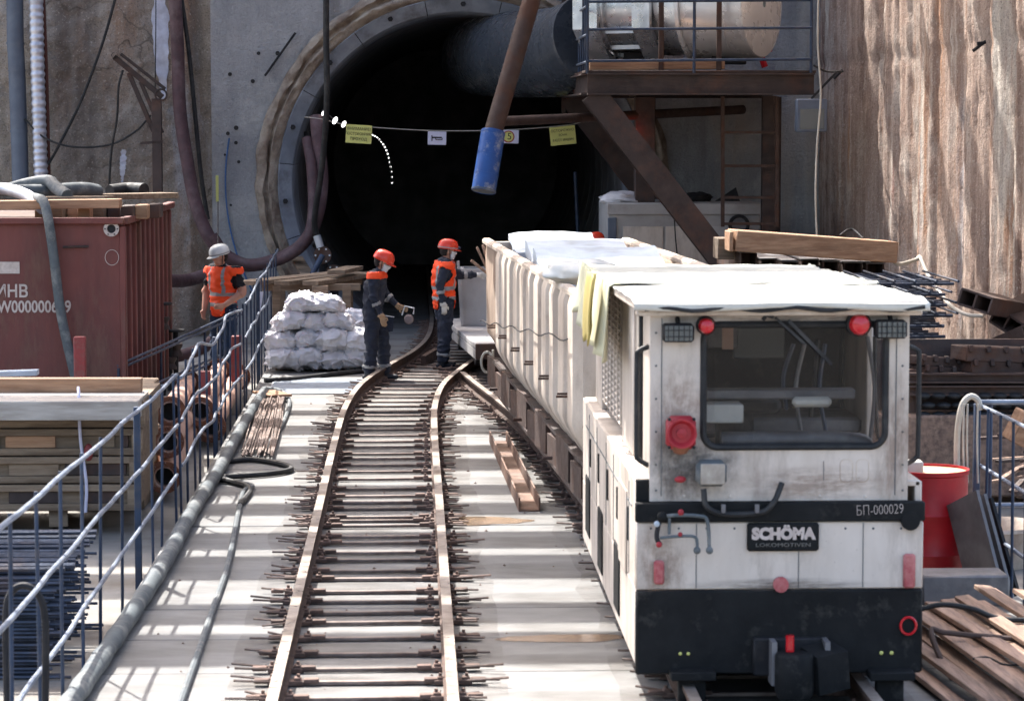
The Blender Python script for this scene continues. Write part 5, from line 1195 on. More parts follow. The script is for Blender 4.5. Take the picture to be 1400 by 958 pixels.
# siren
q = at(930, 590, LY); sr = lbox('siren_body', (q.x, LY-.03, q.z), (.17, .1, .19), m_horn, .03)
g = MB(); g.lathe((q.x, LY-.06, q.z), [(.08, .03), (.085, -.05), (.075, -.05), (.03, .02), (.03, -.03), (.001, -.035)], 24, 'Y'); g.build('horn_mouth', m_horn, sr)
g = MB(); g.lathe((q.x, LY-.055, q.z), [(.072, -.03), (.034, .0)], 24, 'Y'); g.build('horn_throat', M('horn_dark', C(84, 26, 30), rough=.6, bump=0, rand=0), sr)
g = MB(); g.lathe((q.x, LY-.03, q.z-.11), [(.06, .03), (.035, -.01), (.001, -.02)], 14, 'Z'); g.build('siren_base', m_flange, sr)
for dx in (-.07, .07):
    for dz in (-.08, .08): g = MB(); g.ball((q.x+dx, LY-.08, q.z+dz), .01, u=8, v=6); g.build('screw', m_dark, sr)
g = MB(); g.ball(at(930, 655, LY-.02), .028, (1.2, .6, .7)); g.build('red_knob', m_horn, lo)
# dusty headlamp
q = at(971, 645, LY); hl = lbox('head_lamp', (q.x, LY-.04, q.z), (.175, .1, .15), m_hose, .03)
g = MB(); g.box((q.x+.005, LY-.095, q.z), (.14, .012, .12), bev=.005); g.build('lens', M('dusty_lens', C(172, 164, 152), C(140, 130, 120), rough=.4, scale=12, rand=0), hl)
lump(at(960, 622, LY+.0), .09, (1.1, .3, .6), M('soot', C(120, 112, 106), rough=1, rand=0), 'x', 'x', 'x') if False else None
hose_pts = [at(962, 668, LY-.06), at(966, 692, LY-.07), at(990, 702, LY-.05), at(1040, 700, LY-.05), at(1058, 686, LY-.06), at(1069, 660, LY-.02)]
g = MB(); g.tube(hose_pts, .017, 8, smooth=6); g.build('lamp_cable', m_black, lo)
for px in (989, 1035): lbox('cable_clip', at(px, 695, LY-.065), (.025, .02, .05), m_sheet, .003)
for px in range(935, 1240, 62): 
    g = MB(); g.ball(at(px, 678, LY+.03), .01, (1, .5, 1), 8, 6); g.build('rivet', m_white, lo)
# soot, grease and rust stains on the rear
for px, py, rx, rz, mt, dy in ((958, 636, .30, .26, m_soot, .027), (925, 640, .2, .3, m_soot, .0265), (1110, 662, .5, .12, m_ruststain, .027), (930, 560, .2, .35, m_ruststain, .0272), (1225, 600, .14, .5, m_ruststain, .0268), (900, 770, .2, .3, m_ruststain, .001), (1070, 800, .6, .05, m_soot, .0005), (1090, 436, .8, .05, m_soot, .0275)):
    q = at(px, py, LY); me_ = bpy.data.meshes.new('stain'); me_.from_pydata([(-1, 0, -1), (1, 0, -1), (1, 0, 1), (-1, 0, 1)], [], [(0, 1, 2, 3)]); me_.materials.append(mt)
    o = bpy.data.objects.new('stain', me_); COL.objects.link(o); o.parent = lo; o.location = V((q.x, LY+dy, q.z))-ORIG[lo]; o.scale = (rx, 1, rz); o['kind'] = 'stuff'
# brake hoses and taps at left
for pts, r_, mt in (([(905, 706), (925, 704), (955, 705), (967, 712), (970, 752)], .011, m_hose), ([(905, 706), (900, 718), (898, 735), (903, 745)], .014, m_dark), ([(902, 735), (925, 733), (948, 733), (953, 740), (953, 752)], .009, m_hose), ([(915, 708), (915, 730)], .009, m_hose)):
    g = MB(); g.tube([at(*p_, LY-.07) for p_ in pts], r_, 8, smooth=4 if len(pts) > 2 else 0); g.build('brake_pipe', mt, lo)
for px, py, r_, mt in ((905, 706, .03, m_lblack), (931, 700, .018, m_horn), (901, 744, .018, m_horn), (930, 730, .014, m_horn), (898, 716, .018, m_slab), (970, 752, .022, m_hose), (953, 752, .022, m_hose)):
    g = MB(); g.ball(at(px, py, LY-.08), r_, (1, .8, 1), 10, 8); g.build('pipe_fitting', mt, lo)
# name plate
q = at(1070, 733, LY); npl = lbox('name_plate', (q.x, LY-.012, q.z), (.415, .03, .165), m_lblack, .012)
text('SCHÖMA', .088, m_chalk, 'lettering', npl, (q.x, LY-.03, q.z+.018), (1, 0, 0), (0, 0, 1), .002, .006, .98)
text('LOKOMOTIVEN', .03, M('grey_paint', C(120, 116, 110), rough=.8, bump=0, rand=0), 'lettering', npl, (q.x, LY-.03, q.z-.045), (1, 0, 0), (0, 0, 1), .002, .0, 1.5)
text('БП-000029', .082, m_chalk, 'lettering', lo, at(1203, 697, LY-.022), (1, 0, .045), (-.045, 0, 1), .002, -.002, .72)
rdisc('half_round', 1244, 711, .055, [(1, .02), (1, -.028), (.01, -.03)], m_lblack)
for px in (1157, 1179):
    pts = [at(px, 643, LY+.03)+V((x_, 0, z_)) for x_, z_ in rrect(-.036, .036, -.065, .065, .025, 3)]
    g = MB(); g.tube(pts+[pts[0]], .003, 4, caps=False); g.build('number_outline', m_cream, lo)
g = MB(); g.tube([at(1126, 630, LY+.028), at(1126, 656, LY+.028)], .003, 4); g.build('number_outline', m_sheet, lo)
# red paint smears and ring
m_smear = M('red_smear', C(156, 70, 74), C(184, 120, 116), rough=.8, scale=14, bump=0, rand=0)
for px, py, w_, h_ in ((1243, 780, .07, .2), (901, 782, .06, .14)):
    lbox('red_handle', at(px, py, LY-.01), (w_, .03, h_), m_smear, .012)
q = at(1242, 855, LY-.02); g = MB(); g.tube([q+V((.045*math.cos(a), 0, .05*math.sin(a))) for a in [k*2*math.pi/20 for k in range(21)]], .008, 6, caps=False); g.build('red_ring', m_redlamp, lo)
g = MB(); g.lathe((at(1067, 800, LY).x, LY, at(1067, 798, LY).z), [(.045, .0), (.045, -.03), (.001, -.035)], 14, 'Y'); g.build('boss', m_smear, lo)
# coupler
q = at(1085, 900, LY); xq = q.x
cp_ = lbox('coupler_pocket', (xq-.03, LY-.02, q.z+.02), (.42, .06, .22), m_dark, .01)
g = MB(); g.prof((xq-.135, LY-.02, 0), (xq-.135, LY-.18, 0), [(-.015, q.z-.12), (.015, q.z-.12), (.015, q.z+.13), (-.015, q.z+.13)]); g.build('side_plate', m_sheet, cp_)
g = MB(); g.prof((xq+.17, LY-.02, 0), (xq+.17, LY-.18, 0), [(-.015, q.z-.02), (.015, q.z-.02), (.015, q.z+.13), (-.015, q.z+.13)]); g.build('side_plate', m_sheet, cp_)
g = MB(); g.lathe((at(1080, 900, LY).x, LY-.2, q.z-.2), [(.001, .0), (.10, .02), (.115, .06), (.115, .26), (.1, .28), (.001, .28)], 20, 'Z'); g.build('coupler_head', m_lblack, cp_)
g = MB(); x_ = at(1103, 900, LY).x; g.prof((x_, LY-.2, q.z-.16), (x_+.19, LY-.1, q.z-.14), [(-.08, 0), (.08, 0), (.08, .22), (-.08, .26)]); g.build('coupler_jaw', m_lblack, cp_)
g = MB(); g.tube([at(1080, 868, LY-.2), at(1080, 890, LY-.2)], .025, 10); g.build('coupler_pin', m_redlamp, cp_)
lbox('coupler_tongue', (xq-.03, LY-.12, q.z-.03), (.2, .26, .05), m_dark, .008)
for px in (945, 1215):
    q = at(px, 925, LY); st_ = lbox('step', (q.x, LY-.06, q.z+.03), (.26, .16, .05), m_lblack, .006); lbox('step_bracket', (q.x, LY-.02, q.z-.06), (.16, .06, .2), m_lblack, .006)
for px in (1205, 1219):
    g = MB(); g.ball(at(px, 892, LY-.01), .012, (1, .6, 1), 8, 6); g.build('brass_bolt', m_yellow, lo)
for px in (930, 941):
    g = MB(); g.ball(at(px, 893, LY-.01), .01, (1, .6, 1), 8, 6); g.build('brass_bolt', m_yellow, lo)
for yy in (LY+.9, LY+3.6):
    for s_ in (-1, 1):
        g = MB(); g.lathe((2.08+s_*GA, yy, RAIL_H+.27), [(.03, -.07), (.30, -.065), (.30, -.03), (.27, -.02), (.27, .06), (.05, .06)], 28, 'X'); g.build('wheel', m_dark, lo)
    g = MB(); g.tube([(1.5, yy, RAIL_H+.27), (2.66, yy, RAIL_H+.27)], .06, 10); g.build('axle', m_dark, lo)
lbox('under_frame', (CXc, (LY+LYF)/2, .42), (1.0, LYF-LY-.3, .3), m_lblack, .02)
# wiper
g = MB(); g.bar(at(1060, 434, LY-.03), at(1100, 470, LY-.02), .02, .015); g.build('wiper', m_black, lo)
g = MB(); g.bar(at(1078, 438, LY-.035), at(1137, 498, LY-.02), .02, .02); g.build('wiper', m_black, lo)
g = MB(); g.tube([at(1043, 437, LY-.02), at(1048, 431, LY-.03), at(1058, 433, LY-.03)], .012, 6); g.build('wiper_spindle', m_black, lo)
# roof
zr_ = Lz(424); RX0, RX1 = Lx(866), Lx(1259)
rf = lbox('roof', ((RX0+RX1)/2, (LY-.1+19.85)/2, zr_+.0), (RX1-RX0, 19.85-LY+.1, .06), m_white, .015, rot=(-.0135, 0, 0))
lbox('roof_gutter', ((RX0+RX1)/2, LY-.02, Lz(427)), (RX1-RX0-.02, .08, .03), m_white, .008)
g = MB(); g.tube([(RX0+.05+(RX1-RX0-.06)*k/24, LY-.125, zr_+.014+.01*math.sin(k*1.1)) for k in range(25)], .012, 6); g.build('roof_seal', m_black, rf)
m_tarp_shade = M('shaded_tarp', C(178, 177, 166), C(160, 159, 150), rough=.7, scale=3, bump=.3, bscale=7, rand=0, dirt=C(142, 138, 126), damt=.4)  # sheet on the roof top, its shade put into the colour as grey
# tarpaulins on the roof
def tarp(u, v):
    x_ = RX0+.02+(RX1-RX0-.0)*v; yy = LY-.13+(3.55)*u
    z_ = zr_+.066-.014*(yy-LY)+.012*math.sin(math.pi*v)+.010*fr((x_*1.5, yy*1.2, 0), 2.0, 4)+.012*abs(noise.noise(V((x_*5, yy*3, 1))))**2
    if u < .06: yy = LY-.135+.01*math.sin(x_*9); z_ = zr_+.065-(.06-u)/.06*(.052+.012*math.sin(x_*5))
    return V((x_+(-.03 if v < .02 else 0), yy, z_))
g = MB(); g.grid(50, 50, tarp); o = g.build('tarpaulin', m_tarp, ang=70); o.modifiers.new('t', 'SOLIDIFY').thickness = .008
tag(o, 'white tarpaulin spread over the locomotive roof', 'tarpaulin')
def tarp2(u, v):
    yy = LY+1.5+3.0*u; s_ = v*2.4          # arc length from the left hem, over the edge, across the roof
    drop = .50-.14*u+.05*noise.noise(V((yy*2.2, 0, 0)))
    if s_ < drop:
        fold = .035*math.sin(yy*11+2*noise.noise(V((yy, 2, 0))))*(1-s_/drop)
        return V((RX0-.035-fold-.04*(1-s_/drop), yy, zr_+.07-(drop-s_)))
    x_ = RX0-.02+(s_-drop)
    return V((min(x_, RX1+.0), yy, zr_+.082-.014*(yy-LY)+.014*fr((x_, yy, 3), 2.0, 4)+.01*noise.noise(V((x_*4, yy*5, 0)))))
g = MB(); g.grid(70, 60, tarp2); o = g.build('tarpaulin', m_tarpy, ang=70); o.data.materials.append(m_tarp_shade)
for p in o.data.polygons:
    if p.center.x+ORIG[o].x > RX0+.03: p.material_index = 1
o.modifiers.new('t', 'SOLIDIFY').thickness = .008
tag(o, 'yellowish tarpaulin hanging in folds over the locomotive roof side', 'tarpaulin')
def flap(u, v):
    yy = LY+1.75+.55*u; d_ = (.40+.06*math.sin(u*9))*v
    return V((RX0-.10-.02*math.sin(yy*14)-.05*v*(1-v)-.03*v, yy, zr_+.10-d_))
g = MB(); g.grid(16, 12, flap); o = g.build('tarpaulin_flap', m_mustard, ang=70); o.modifiers.new('t', 'SOLIDIFY').thickness = .008
tag(o, 'mustard yellow tarpaulin flap hanging at the locomotive roof corner', 'tarpaulin')
# ================================================================== RIGHT SIDE
ORD = ('first', 'second', 'third', 'fourth', 'fifth', 'sixth', 'seventh', 'eighth', 'ninth', 'tenth', 'eleventh', 'twelfth', 'thirteenth', 'fourteenth', 'fifteenth', 'sixteenth', 'seventeenth', 'eighteenth')
BY = 30.25
# stack of profile ends under the heavy baulk
for k, (px0, px1, py) in enumerate([(1012, 1036, 345), (1040, 1062, 354), (1070, 1092, 357), (1096, 1120, 355), (1124, 1148, 357), (1153, 1180, 359), (1184, 1210, 360)]):
    a, b = at(px0, py, BY+.1*(k % 2)), at(px1, py, BY+.1*(k % 2)); w_ = b.x-a.x; t_ = .014
    o = thing('steel_profile', 'open brown steel profile end under the timber baulk, %s from the platform' % ORD[k], 'steel profile', ((a.x+b.x)/2, a.y, -.12), group='profiles under the baulk')
    for c, s_ in ((((a.x+b.x)/2, a.y+1.2, a.z), (w_, 2.4, t_)), ((a.x+t_, a.y+1.2, a.z-.28), (t_, 2.4, .54)), ((b.x-t_, a.y+1.2, a.z-.28), (t_, 2.4, .54)), (((a.x+b.x)/2, a.y+.5, a.z-.3), (w_-.02, .02, .56))):
        g = MB(); g.box(c, s_); g.build('wall', m_sheet if c[2] == a.z else m_steel_rust, o)
g = MB(); q = at(1110, 380, BY+1); g.box((q.x, q.y+.2, .62), (1.75, 2.4, 1.2), bev=.02); tag(g.build('profile_rack', m_steel_rust), 'dark steel rack carrying the profiles behind the locomotive', 'rack')
bq = thing('timber_baulk', 'heavy timber baulk with a sunlit top lying on the profiles', 'baulk', at(1100, 345, BY))
a, b = at(1000, 328, BY-.1), at(1219, 344, BY+.1)
g = MB(); g.bar(a, b, .5, .235, bev=.012); g.build('baulk', m_woodx, bq)
g = MB(); g.bar(a+V((-.05, 0, -.01)), a+V((-.005, 0, -.01)), .48, .22, bev=.008); g.build('sawn_end', m_woodx, bq)
g = MB(); g.box(at(990, 339, BY+.4), (.2, .5, .24), bev=.01); tag(g.build('timber_block', m_wood), 'grey timber block beside the baulk end', 'timber')
hose('bent_rod', 'pale bent rod leading from the baulk along the pile wall', [at(1218, 330, BY), at(1220, 352, BY), at(1228, 361, BY), at(1252, 355, BY+.3), at(1258, 352, BY+.3), at(1268, 375, BY), at(1285, 400, BY-.5), at(1300, 418, BY-1), at(1322, 430, BY-1.4), at(1345, 432, BY-1.6)], .022, m_wire, smooth=5, cat='rod')
hose('wire_loop', 'thin wire loop sticking up behind the baulk', [at(1148, 322, BY+.2), at(1160, 314, BY+.4), at(1168, 315, BY+.4), at(1180, 326, BY+.2)], .012, m_dark)
# rebar mesh panels
MYY = 26.6
ms = [MYY, 3.95, 5.35]
for k in range(9):
    z_ = 1.79-.105*k; t_ = thing('steel_mesh', 'dark steel mesh panel beside the locomotive, %s from the top of its pile' % ORD[k], 'mesh panel', (4.7, MYY+.8, z_), group='pile of mesh panels')
    dx, rz = random.uniform(-.05, .05), random.uniform(-.02, .02)
    n = 0
    for j in range(6):
        yy = MYY+j*.32; g = MB(); g.tube([(ms[1]+dx, yy, z_), (ms[2]+dx-random.uniform(0, .1), yy+rz*10*.1, z_+.0)], .018, 6); g.build('bar', m_rebar, t_)
    if k < 4:
        for j in range(7):
            xx = ms[1]+.12+j*.21; g = MB(); g.tube([(xx+dx, MYY-.1, z_+.03), (xx+dx, MYY+1.75, z_+.03)], .014, 6); g.build('cross_bar', m_rebar, t_)
for k, (x_, yy) in enumerate(((4.0, MYY+.05), (5.05, MYY+.05), (4.0, MYY+1.6), (5.05, MYY+1.6))):
    g = MB(); g.box((x_, yy, .42), (.1, .1, 1.08), bev=.006); tag(g.build('rack_post', m_dark), 'dark post under the mesh panels, %s of four' % ORD[k], 'post', 'posts under the mesh')
# rusty box sections tumbled by the wall
def hollow(c, size, rot, lab):
    t_ = thing('box_section', lab, 'steel section', V(c), group='tumbled box sections'); sx, sy, sz = size; E = Euler(rot).to_matrix(); w_ = .02
    for p, s_ in (((0, 0, sz/2), (sx, sy, w_)), ((0, 0, -sz/2), (sx, sy, w_)), ((-sx/2, 0, 0), (w_, sy, sz)), ((sx/2, 0, 0), (w_, sy, sz)), ((0, 0, 0), (w_, sy, sz))):
        g = MB(); g.box((0, 0, 0), s_); 
        for v in g.bm.verts: v.co = E @ (v.co+V(p))+V(c)
        g.build('plate', m_steel_rust, t_)
HY = 25.8
hollow(at(1358, 416, HY), (.34, .75, .15), (R(-8), R(14), R(-42)), 'short rusty box section tilted on the scrap heap by the wall')
hollow(at(1400, 428, HY+.3), (.3, .9, .16), (R(10), R(30), R(-30)), 'rusty box section standing against the tilted one')
hollow(at(1396, 462, HY-.2), (.4, .7, .16), (R(-18), R(-12), R(25)), 'rusty box section lowest on the scrap heap')
g = MB(); g.tube([at(1300, 600, HY+.4), at(1372, 425, HY+.9)], .02, 6) if False else None
# chain scraper troughs on pallet shelf
SYY = 24.6
for k, (px0, py0, px1, py1, w_, h_) in enumerate([(1252, 492, 1330, 498, .22, .09), (1255, 506, 1345, 512, .24, .1), (1310, 482, 1430, 486, .3, .14), (1318, 500, 1430, 503, .26, .12)]):
    t_ = thing('rusty_trough', 'rusty steel trough lying on the rack, %s' % ('short one by the locomotive', 'second one by the locomotive', 'topmost by the wall', 'under the topmost by the wall')[k], 'steel trough', at(px0, py0, SYY), group='troughs on the rack')
    a, b = at(px0, py0, SYY), at(px1, py1, SYY+.3)
    g = MB(); g.bar(a, b, w_, h_, bev=.012); g.build('body', m_steel_rust, t_)
    n = 5
    for j in range(n):
        p = a.lerp(b, (j+.5)/n); g = MB(); g.box((p.x, p.y-w_/2, p.z+h_*.4), (.04, .1, .06), bev=.006); g.build('lug', m_beam, t_)
rk = thing('storage_rack', 'rusty steel storage rack with shelves against the pile wall', 'rack', (5.0, 24.8, -.12))
for py in (516, 533):
    a, b = at(1240, py, SYY-.1), at(1450, py, SYY-.1); g = MB(); g.ibeam(a, b, .14, .09, .015); g.build('shelf_beam', m_steel_rust, rk)
for px in (1332, 1248, 1420):
    q = at(px, 505, SYY); g = MB(); g.box((q.x, SYY+.05, q.z/2-.06), (.14, .12, q.z+.12), bev=.008); g.build('post', m_steel_rust, rk)
g = MB(); q = at(1330, 575, SYY+.3); g.box((q.x, SYY+.6, q.z/2), (2.2, .9, .03)); g.build('lower_shelf', m_beam, rk)
g = MB(); g.box((at(1345, 560, SYY).x, SYY+.35, 1.0), (2.5, .04, .75)); g.build('back_panel', m_beam, rk)  # dark panel added so the bright wall does not show between the blocks
# rows of dark rubber blocks on the rack
for r_ in range(3):
    for k in range(7):
        q = at(1262+21*k+(r_ % 2)*7, 541+13*r_, SYY-.15); g = MB(); g.ball(q, .07, (1.0, .8, .45), 10, 8)
        o = tag(g.build('rubber_block', m_black), 'rounded dark block on the storage rack, row %s, %s from the locomotive' % (('top', 'middle', 'bottom')[r_], ORD[k]), 'block', 'blocks on the rack')
q = at(1290, 590, 24.2); g = MB(); g.box((5.1, 24.6, .35), (2.6, .5, .75), bev=.02); tag(g.build('timber_crate', m_woody), 'low brown crate below the storage rack', 'crate')
# scrap slats near the wall
for k in range(14):
    a = at(random.uniform(1335, 1420), random.uniform(590, 700), 22.2+random.random()); b = a+V((random.uniform(.3, .8), random.uniform(-.3, .8), random.uniform(-.1, .35)))
    a.z = max(a.z, .02); b.z = max(b.z, .02)
    g = MB(); g.bar(a, b, .06, .025, bev=.003); tag(g.build('scrap_bar', random.choice((m_steel_rust, m_beam, m_woody))), 'rusty bar in the scrap heap behind the fence, %s from the drum' % ('%s' % (ORD[k])), 'scrap', 'scrap heap by the wall')
# red drum
dr = thing('oil_drum', 'red steel drum beside the locomotive', 'drum', (gr(1271, 840).x, 20.0, -.12))
q = V((at(1271, 640, 20.0).x, 20.0, -.12)); H_ = at(1271, 640, 20).z+.12
g = MB(); g.lathe(q, [(.001, .02), (.27, .02), (.29, .0), (.292, .02), (.288, .05), (.285, H_*.3), (.297, H_*.33), (.285, H_*.36), (.285, H_*.62), (.297, H_*.65), (.285, H_*.68), (.286, H_-.04), (.295, H_-.03), (.295, H_), (.28, H_), (.278, H_-.02)], 40); g.build('shell', m_drum, dr)
g = MB(); g.lathe(q, [(.279, H_-.018), (.001, H_-.016)], 40); g.build('lid', M('drum_lid', C(214, 190, 160), C(184, 140, 104), rough=.5, metal=.2, scale=4, rand=0), dr)
g = MB(); g.box(q+V((-.14, -.1, H_+.03)), (.12, .16, .085), bev=.008); tag(g.build('small_block', m_tarp), 'small white block on the red drum', 'block')
# sheets leaning by the drum
for k, (px, pyt, ln, Y, mt, wd) in enumerate([(1316, 680, 1.0, 19.5, m_sheet, .5), (1330, 684, 1.0, 19.6, m_sheet, .42), (1342, 688, .95, 19.75, m_dark, .35)]):
    a = at(px, pyt, Y); b = V((a.x+.16, Y-.25, -.1))
    g = MB(); g.bar(b, a, .02, wd, bev=.003, roll=math.pi/2) if False else g.prof(b, a, [(-wd/2, -.012), (wd/2, -.012), (wd/2, .012), (-wd/2, .012)], up=(1, .35, .2))
    tag(g.build('steel_sheet', mt), 'grey steel sheet leaning beside the drum, %s of three' % ORD[k], 'sheet', 'sheets by the drum')
g = MB(); g.box((gr(1290, 800).x, 18.9, .1), (.62, .35, .22), bev=.015); tag(g.build('steel_box', m_sheet), 'dark steel box on the ground in front of the drum', 'box')
# right fence
f4 = thing('site_fence', 'blue bar fence panel beside the scrap heap at the frame edge', 'fence', (4.3, 19.5, 0))
ys4 = [16.6, 17.0, 17.4, 17.8, 18.2, 18.75, 19.15, 19.57, 20.0, 20.4]
fence_run(f4, 4.3, ys4, lambda y: 1.25, 3, (.99, .62, .25), (20.4,), .01, m_blue, m_rail_l, ext=(0, .1))
for j, yy in enumerate(ys4): pass
f5 = thing('site_fence', 'blue fence panel crossing behind the red drum', 'fence', (5.2, 20.6, 0))
for k in range(5):
    x_ = 4.45+k*.45; g = MB(); g.tube([(x_, 20.6, -.1), (x_, 20.6, 1.24)], .014, 8); g.build('bar', m_blue, f5)
for z_ in (1.24, .44): g = MB(); g.tube([(4.35, 20.6, z_), (6.3, 20.6, z_)], .02, 8); g.build('rail', m_rail_l, f5)
hose('fence_hoop', 'pale bent tube hoop tied to the fence corner', [at(1308, 640, 20.3), at(1309, 590, 20.3), at(1315, 555, 20.3), at(1326, 542, 20.3), at(1336, 546, 20.3), at(1341, 560, 20.3)], .024, m_wire, cat='hoop')
for k, px in enumerate((1318, 1323, 1337)):
    hose('wire_tail', 'thin wire hanging from the fence corner, %s' % ('nearest the drum', 'middle one', 'nearest the fence')[k], [at(px, 552, 20.2), at(px-1, 600, 20.2), at(px, 660, 20.2)], .008, m_wire)
g = MB(); g.box(at(1398, 585, 21.5), (.18, .2, .26), rot=(.2, .4, .3), bev=.01); tag(g.build('timber_block', m_woodx), 'tilted timber block behind the fence at the frame edge', 'timber')
g = MB(); q = at(1375, 775, 20.8); g.lathe((q.x, 21.2, -.12), [(.3, 0), (.38, .3), (.40, .3), (.39, .33), (.36, .3), (.28, .03), (.001, .03)], 28); tag(g.build('basin', m_cream), 'pale round basin on the ground behind the fence', 'basin')
# planks in the near right corner
for k in range(18):
    x_ = 3.1+k*.098; L0, L1 = 14.2+random.uniform(-.3, .3), 18.3+random.uniform(-.7, .2)-(abs(k-9)*.05)
    g = MB(); zz = .02+.05*(k % 2)+.028*min(k, 5)
    g.bar((x_+.18+random.uniform(-.03, .03), L0, zz), (x_-.12+random.uniform(-.04, .04), L1, zz+random.uniform(0, .05)), random.uniform(.09, .13), .032, bev=.004, roll=random.uniform(-.2, .2))
    tag(g.build('plank', m_woody), 'weathered brown plank in the pile near the locomotive, %s from it' % ORD[k], 'plank', 'plank pile by the locomotive')
for k in range(3):
    g = MB(); g.box((3.9, 14.8+k*1.4, -.06), (1.7, .1, .09), bev=.006); tag(g.build('bearer', m_wood), 'timber bearer under the plank pile, %s from the camera' % ORD[k], 'bearer', 'bearers under the planks')
for k, z_ in enumerate((.30, .26)):
    pts = [(1258+15*k, 832+30*k), (1290, 826+38*k), (1330, 832+36*k), (1365, 845+26*k), (1420, 848+28*k)]
    hose('black_cable', 'black cable lying across the plank pile, %s' % ('upper one', 'lower one curling off the edge')[k], ([at(1308, 935, 16.2), at(1288, 905, 16.2)] if k else [])+[at(*p_, 16.9-.5*k) for p_ in pts], .018, m_black if k == 0 else m_steel_rust)
hose('thin_cable', 'thin dark wire on the sunlit planks', [at(1330, 900, 15.9), at(1350, 898, 15.9), at(1375, 908, 15.8), at(1410, 907, 15.7)], .007, m_black)
# rebar ends sticking from the pile wall
for k, (pts) in enumerate(([(1330, 70), (1352, 55), (1380, 50)], [(1336, 60), (1360, 56)], [(1140, 108), (1150, 98), (1152, 96)])):
    hose('rebar_stub', 'bent rusty rebar end sticking out of the pile wall, %s' % ('longest one', 'short one beside it', 'one by the platform')[k], [at(*p_, 31.2 if k < 2 else 39.2) for p_ in pts], .02, m_dark, cat='rebar')
# ================================================================== PEOPLE
m_skin = M('skin', C(196, 146, 122), C(180, 128, 106), rough=.6, bump=.05, rand=0)
m_navy = M('navy_workwear', C(44, 50, 64), C(34, 38, 50), rough=.9, scale=4, bump=.8, bscale=9, rand=0, bdist=.03, dirt=C(74, 76, 84), damt=.35)
m_jeans = M('denim', C(40, 58, 84), C(32, 46, 68), rough=.9, scale=4, bump=.7, bscale=9, rand=0, bdist=.03)
m_tee = M('black_tee', C(34, 34, 38), C(26, 26, 30), rough=.9, scale=4, bump=.7, bscale=9, rand=0, bdist=.03)
m_boot = M('boot', C(34, 38, 46), C(26, 28, 34), rough=.6, scale=6, bump=.2, rand=0)
m_glove = M('white_glove', C(206, 204, 198), C(184, 180, 172), rough=.9, scale=8, bump=.3, rand=0)
m_tan = M('tan_glove', C(176, 148, 118), C(156, 126, 98), rough=.9, scale=8, bump=.3, rand=0)
m_orange = M('orange_vest', C(255, 84, 30), C(240, 72, 26), rough=.7, scale=4, bump=.5, bscale=9, rand=0, bdist=.03)
m_reflect = M('reflective_band', C(150, 150, 150), C(130, 130, 130), rough=.5, scale=6, bump=.1, rand=0)
m_hair = M('hair', C(40, 32, 28), rough=.9, rand=0)
m_mask = M('face_mask', C(214, 218, 220), C(196, 200, 204), rough=.8, bump=.2, bscale=20, rand=0)
m_helo = M('orange_helmet', C(226, 66, 40), C(210, 56, 34), rough=.3, scale=3, bump=.03, rand=0, coat=.3)
m_helw = M('silver_helmet', C(208, 210, 208), C(170, 176, 174), rough=.35, scale=3, bump=.05, rand=0, coat=.2)
m_eye = M('eye_dark', C(30, 24, 22), rough=.3, bump=0, rand=0)
def seg_dist(p, a, b):
    d = b-a; t = max(0, min(1, (p-a).dot(d)/max(d.length_squared, 1e-9))); return (p-(a+d*t)).length, t
def capsule(g, a, b, r0, r1, flat=1.0, side=None, seg=14):
    """tapered limb with round ends; flat < 1 squeezes it across 'side'"""
    a, b = V(a), V(b); d = (b-a).normalized(); s_ = V(side) if side is not None else d.orthogonal()
    s_ = (s_-d*s_.dot(d)).normalized(); q = d.cross(s_); rows = []
    st = [(-1, 0)]+[(-math.cos(x), math.sin(x)) for x in (.5, 1.0)]+[(0, 1)]
    prof = [(a+d*(h*r0), r0*max(k, .02)) for h, k in st]+[(a.lerp(b, t), r0+(r1-r0)*t) for t in (.25, .5, .75)]+[(b-d*(h*r1), r1*max(k, .02)) for h, k in reversed(st)]
    for c, r_ in prof: rows.append([g.bm.verts.new(c+(s_*math.cos(2*math.pi*k/seg)*flat+q*math.sin(2*math.pi*k/seg))*r_) for k in range(seg)])
    for x, y_ in zip(rows, rows[1:]):
        for k in range(seg): g.bm.faces.new((x[k], x[(k+1) % seg], y_[(k+1) % seg], y_[k]))
    g.bm.faces.new(rows[0][::-1]); g.bm.faces.new(rows[-1])
def loft(g, secs, seg=20):
    """secs: (centre, half depth along x, half width along y, lean)"""
    rows = []
    for c, dx, dy in secs: rows.append([g.bm.verts.new(V(c)+V((dx*math.cos(2*math.pi*k/seg), dy*math.sin(2*math.pi*k/seg), 0))) for k in range(seg)])
    for x, y_ in zip(rows, rows[1:]):
        for k in range(seg): g.bm.faces.new((x[k], x[(k+1) % seg], y_[(k+1) % seg], y_[k]))
    g.bm.faces.new(rows[0][::-1]); g.bm.faces.new(rows[-1])
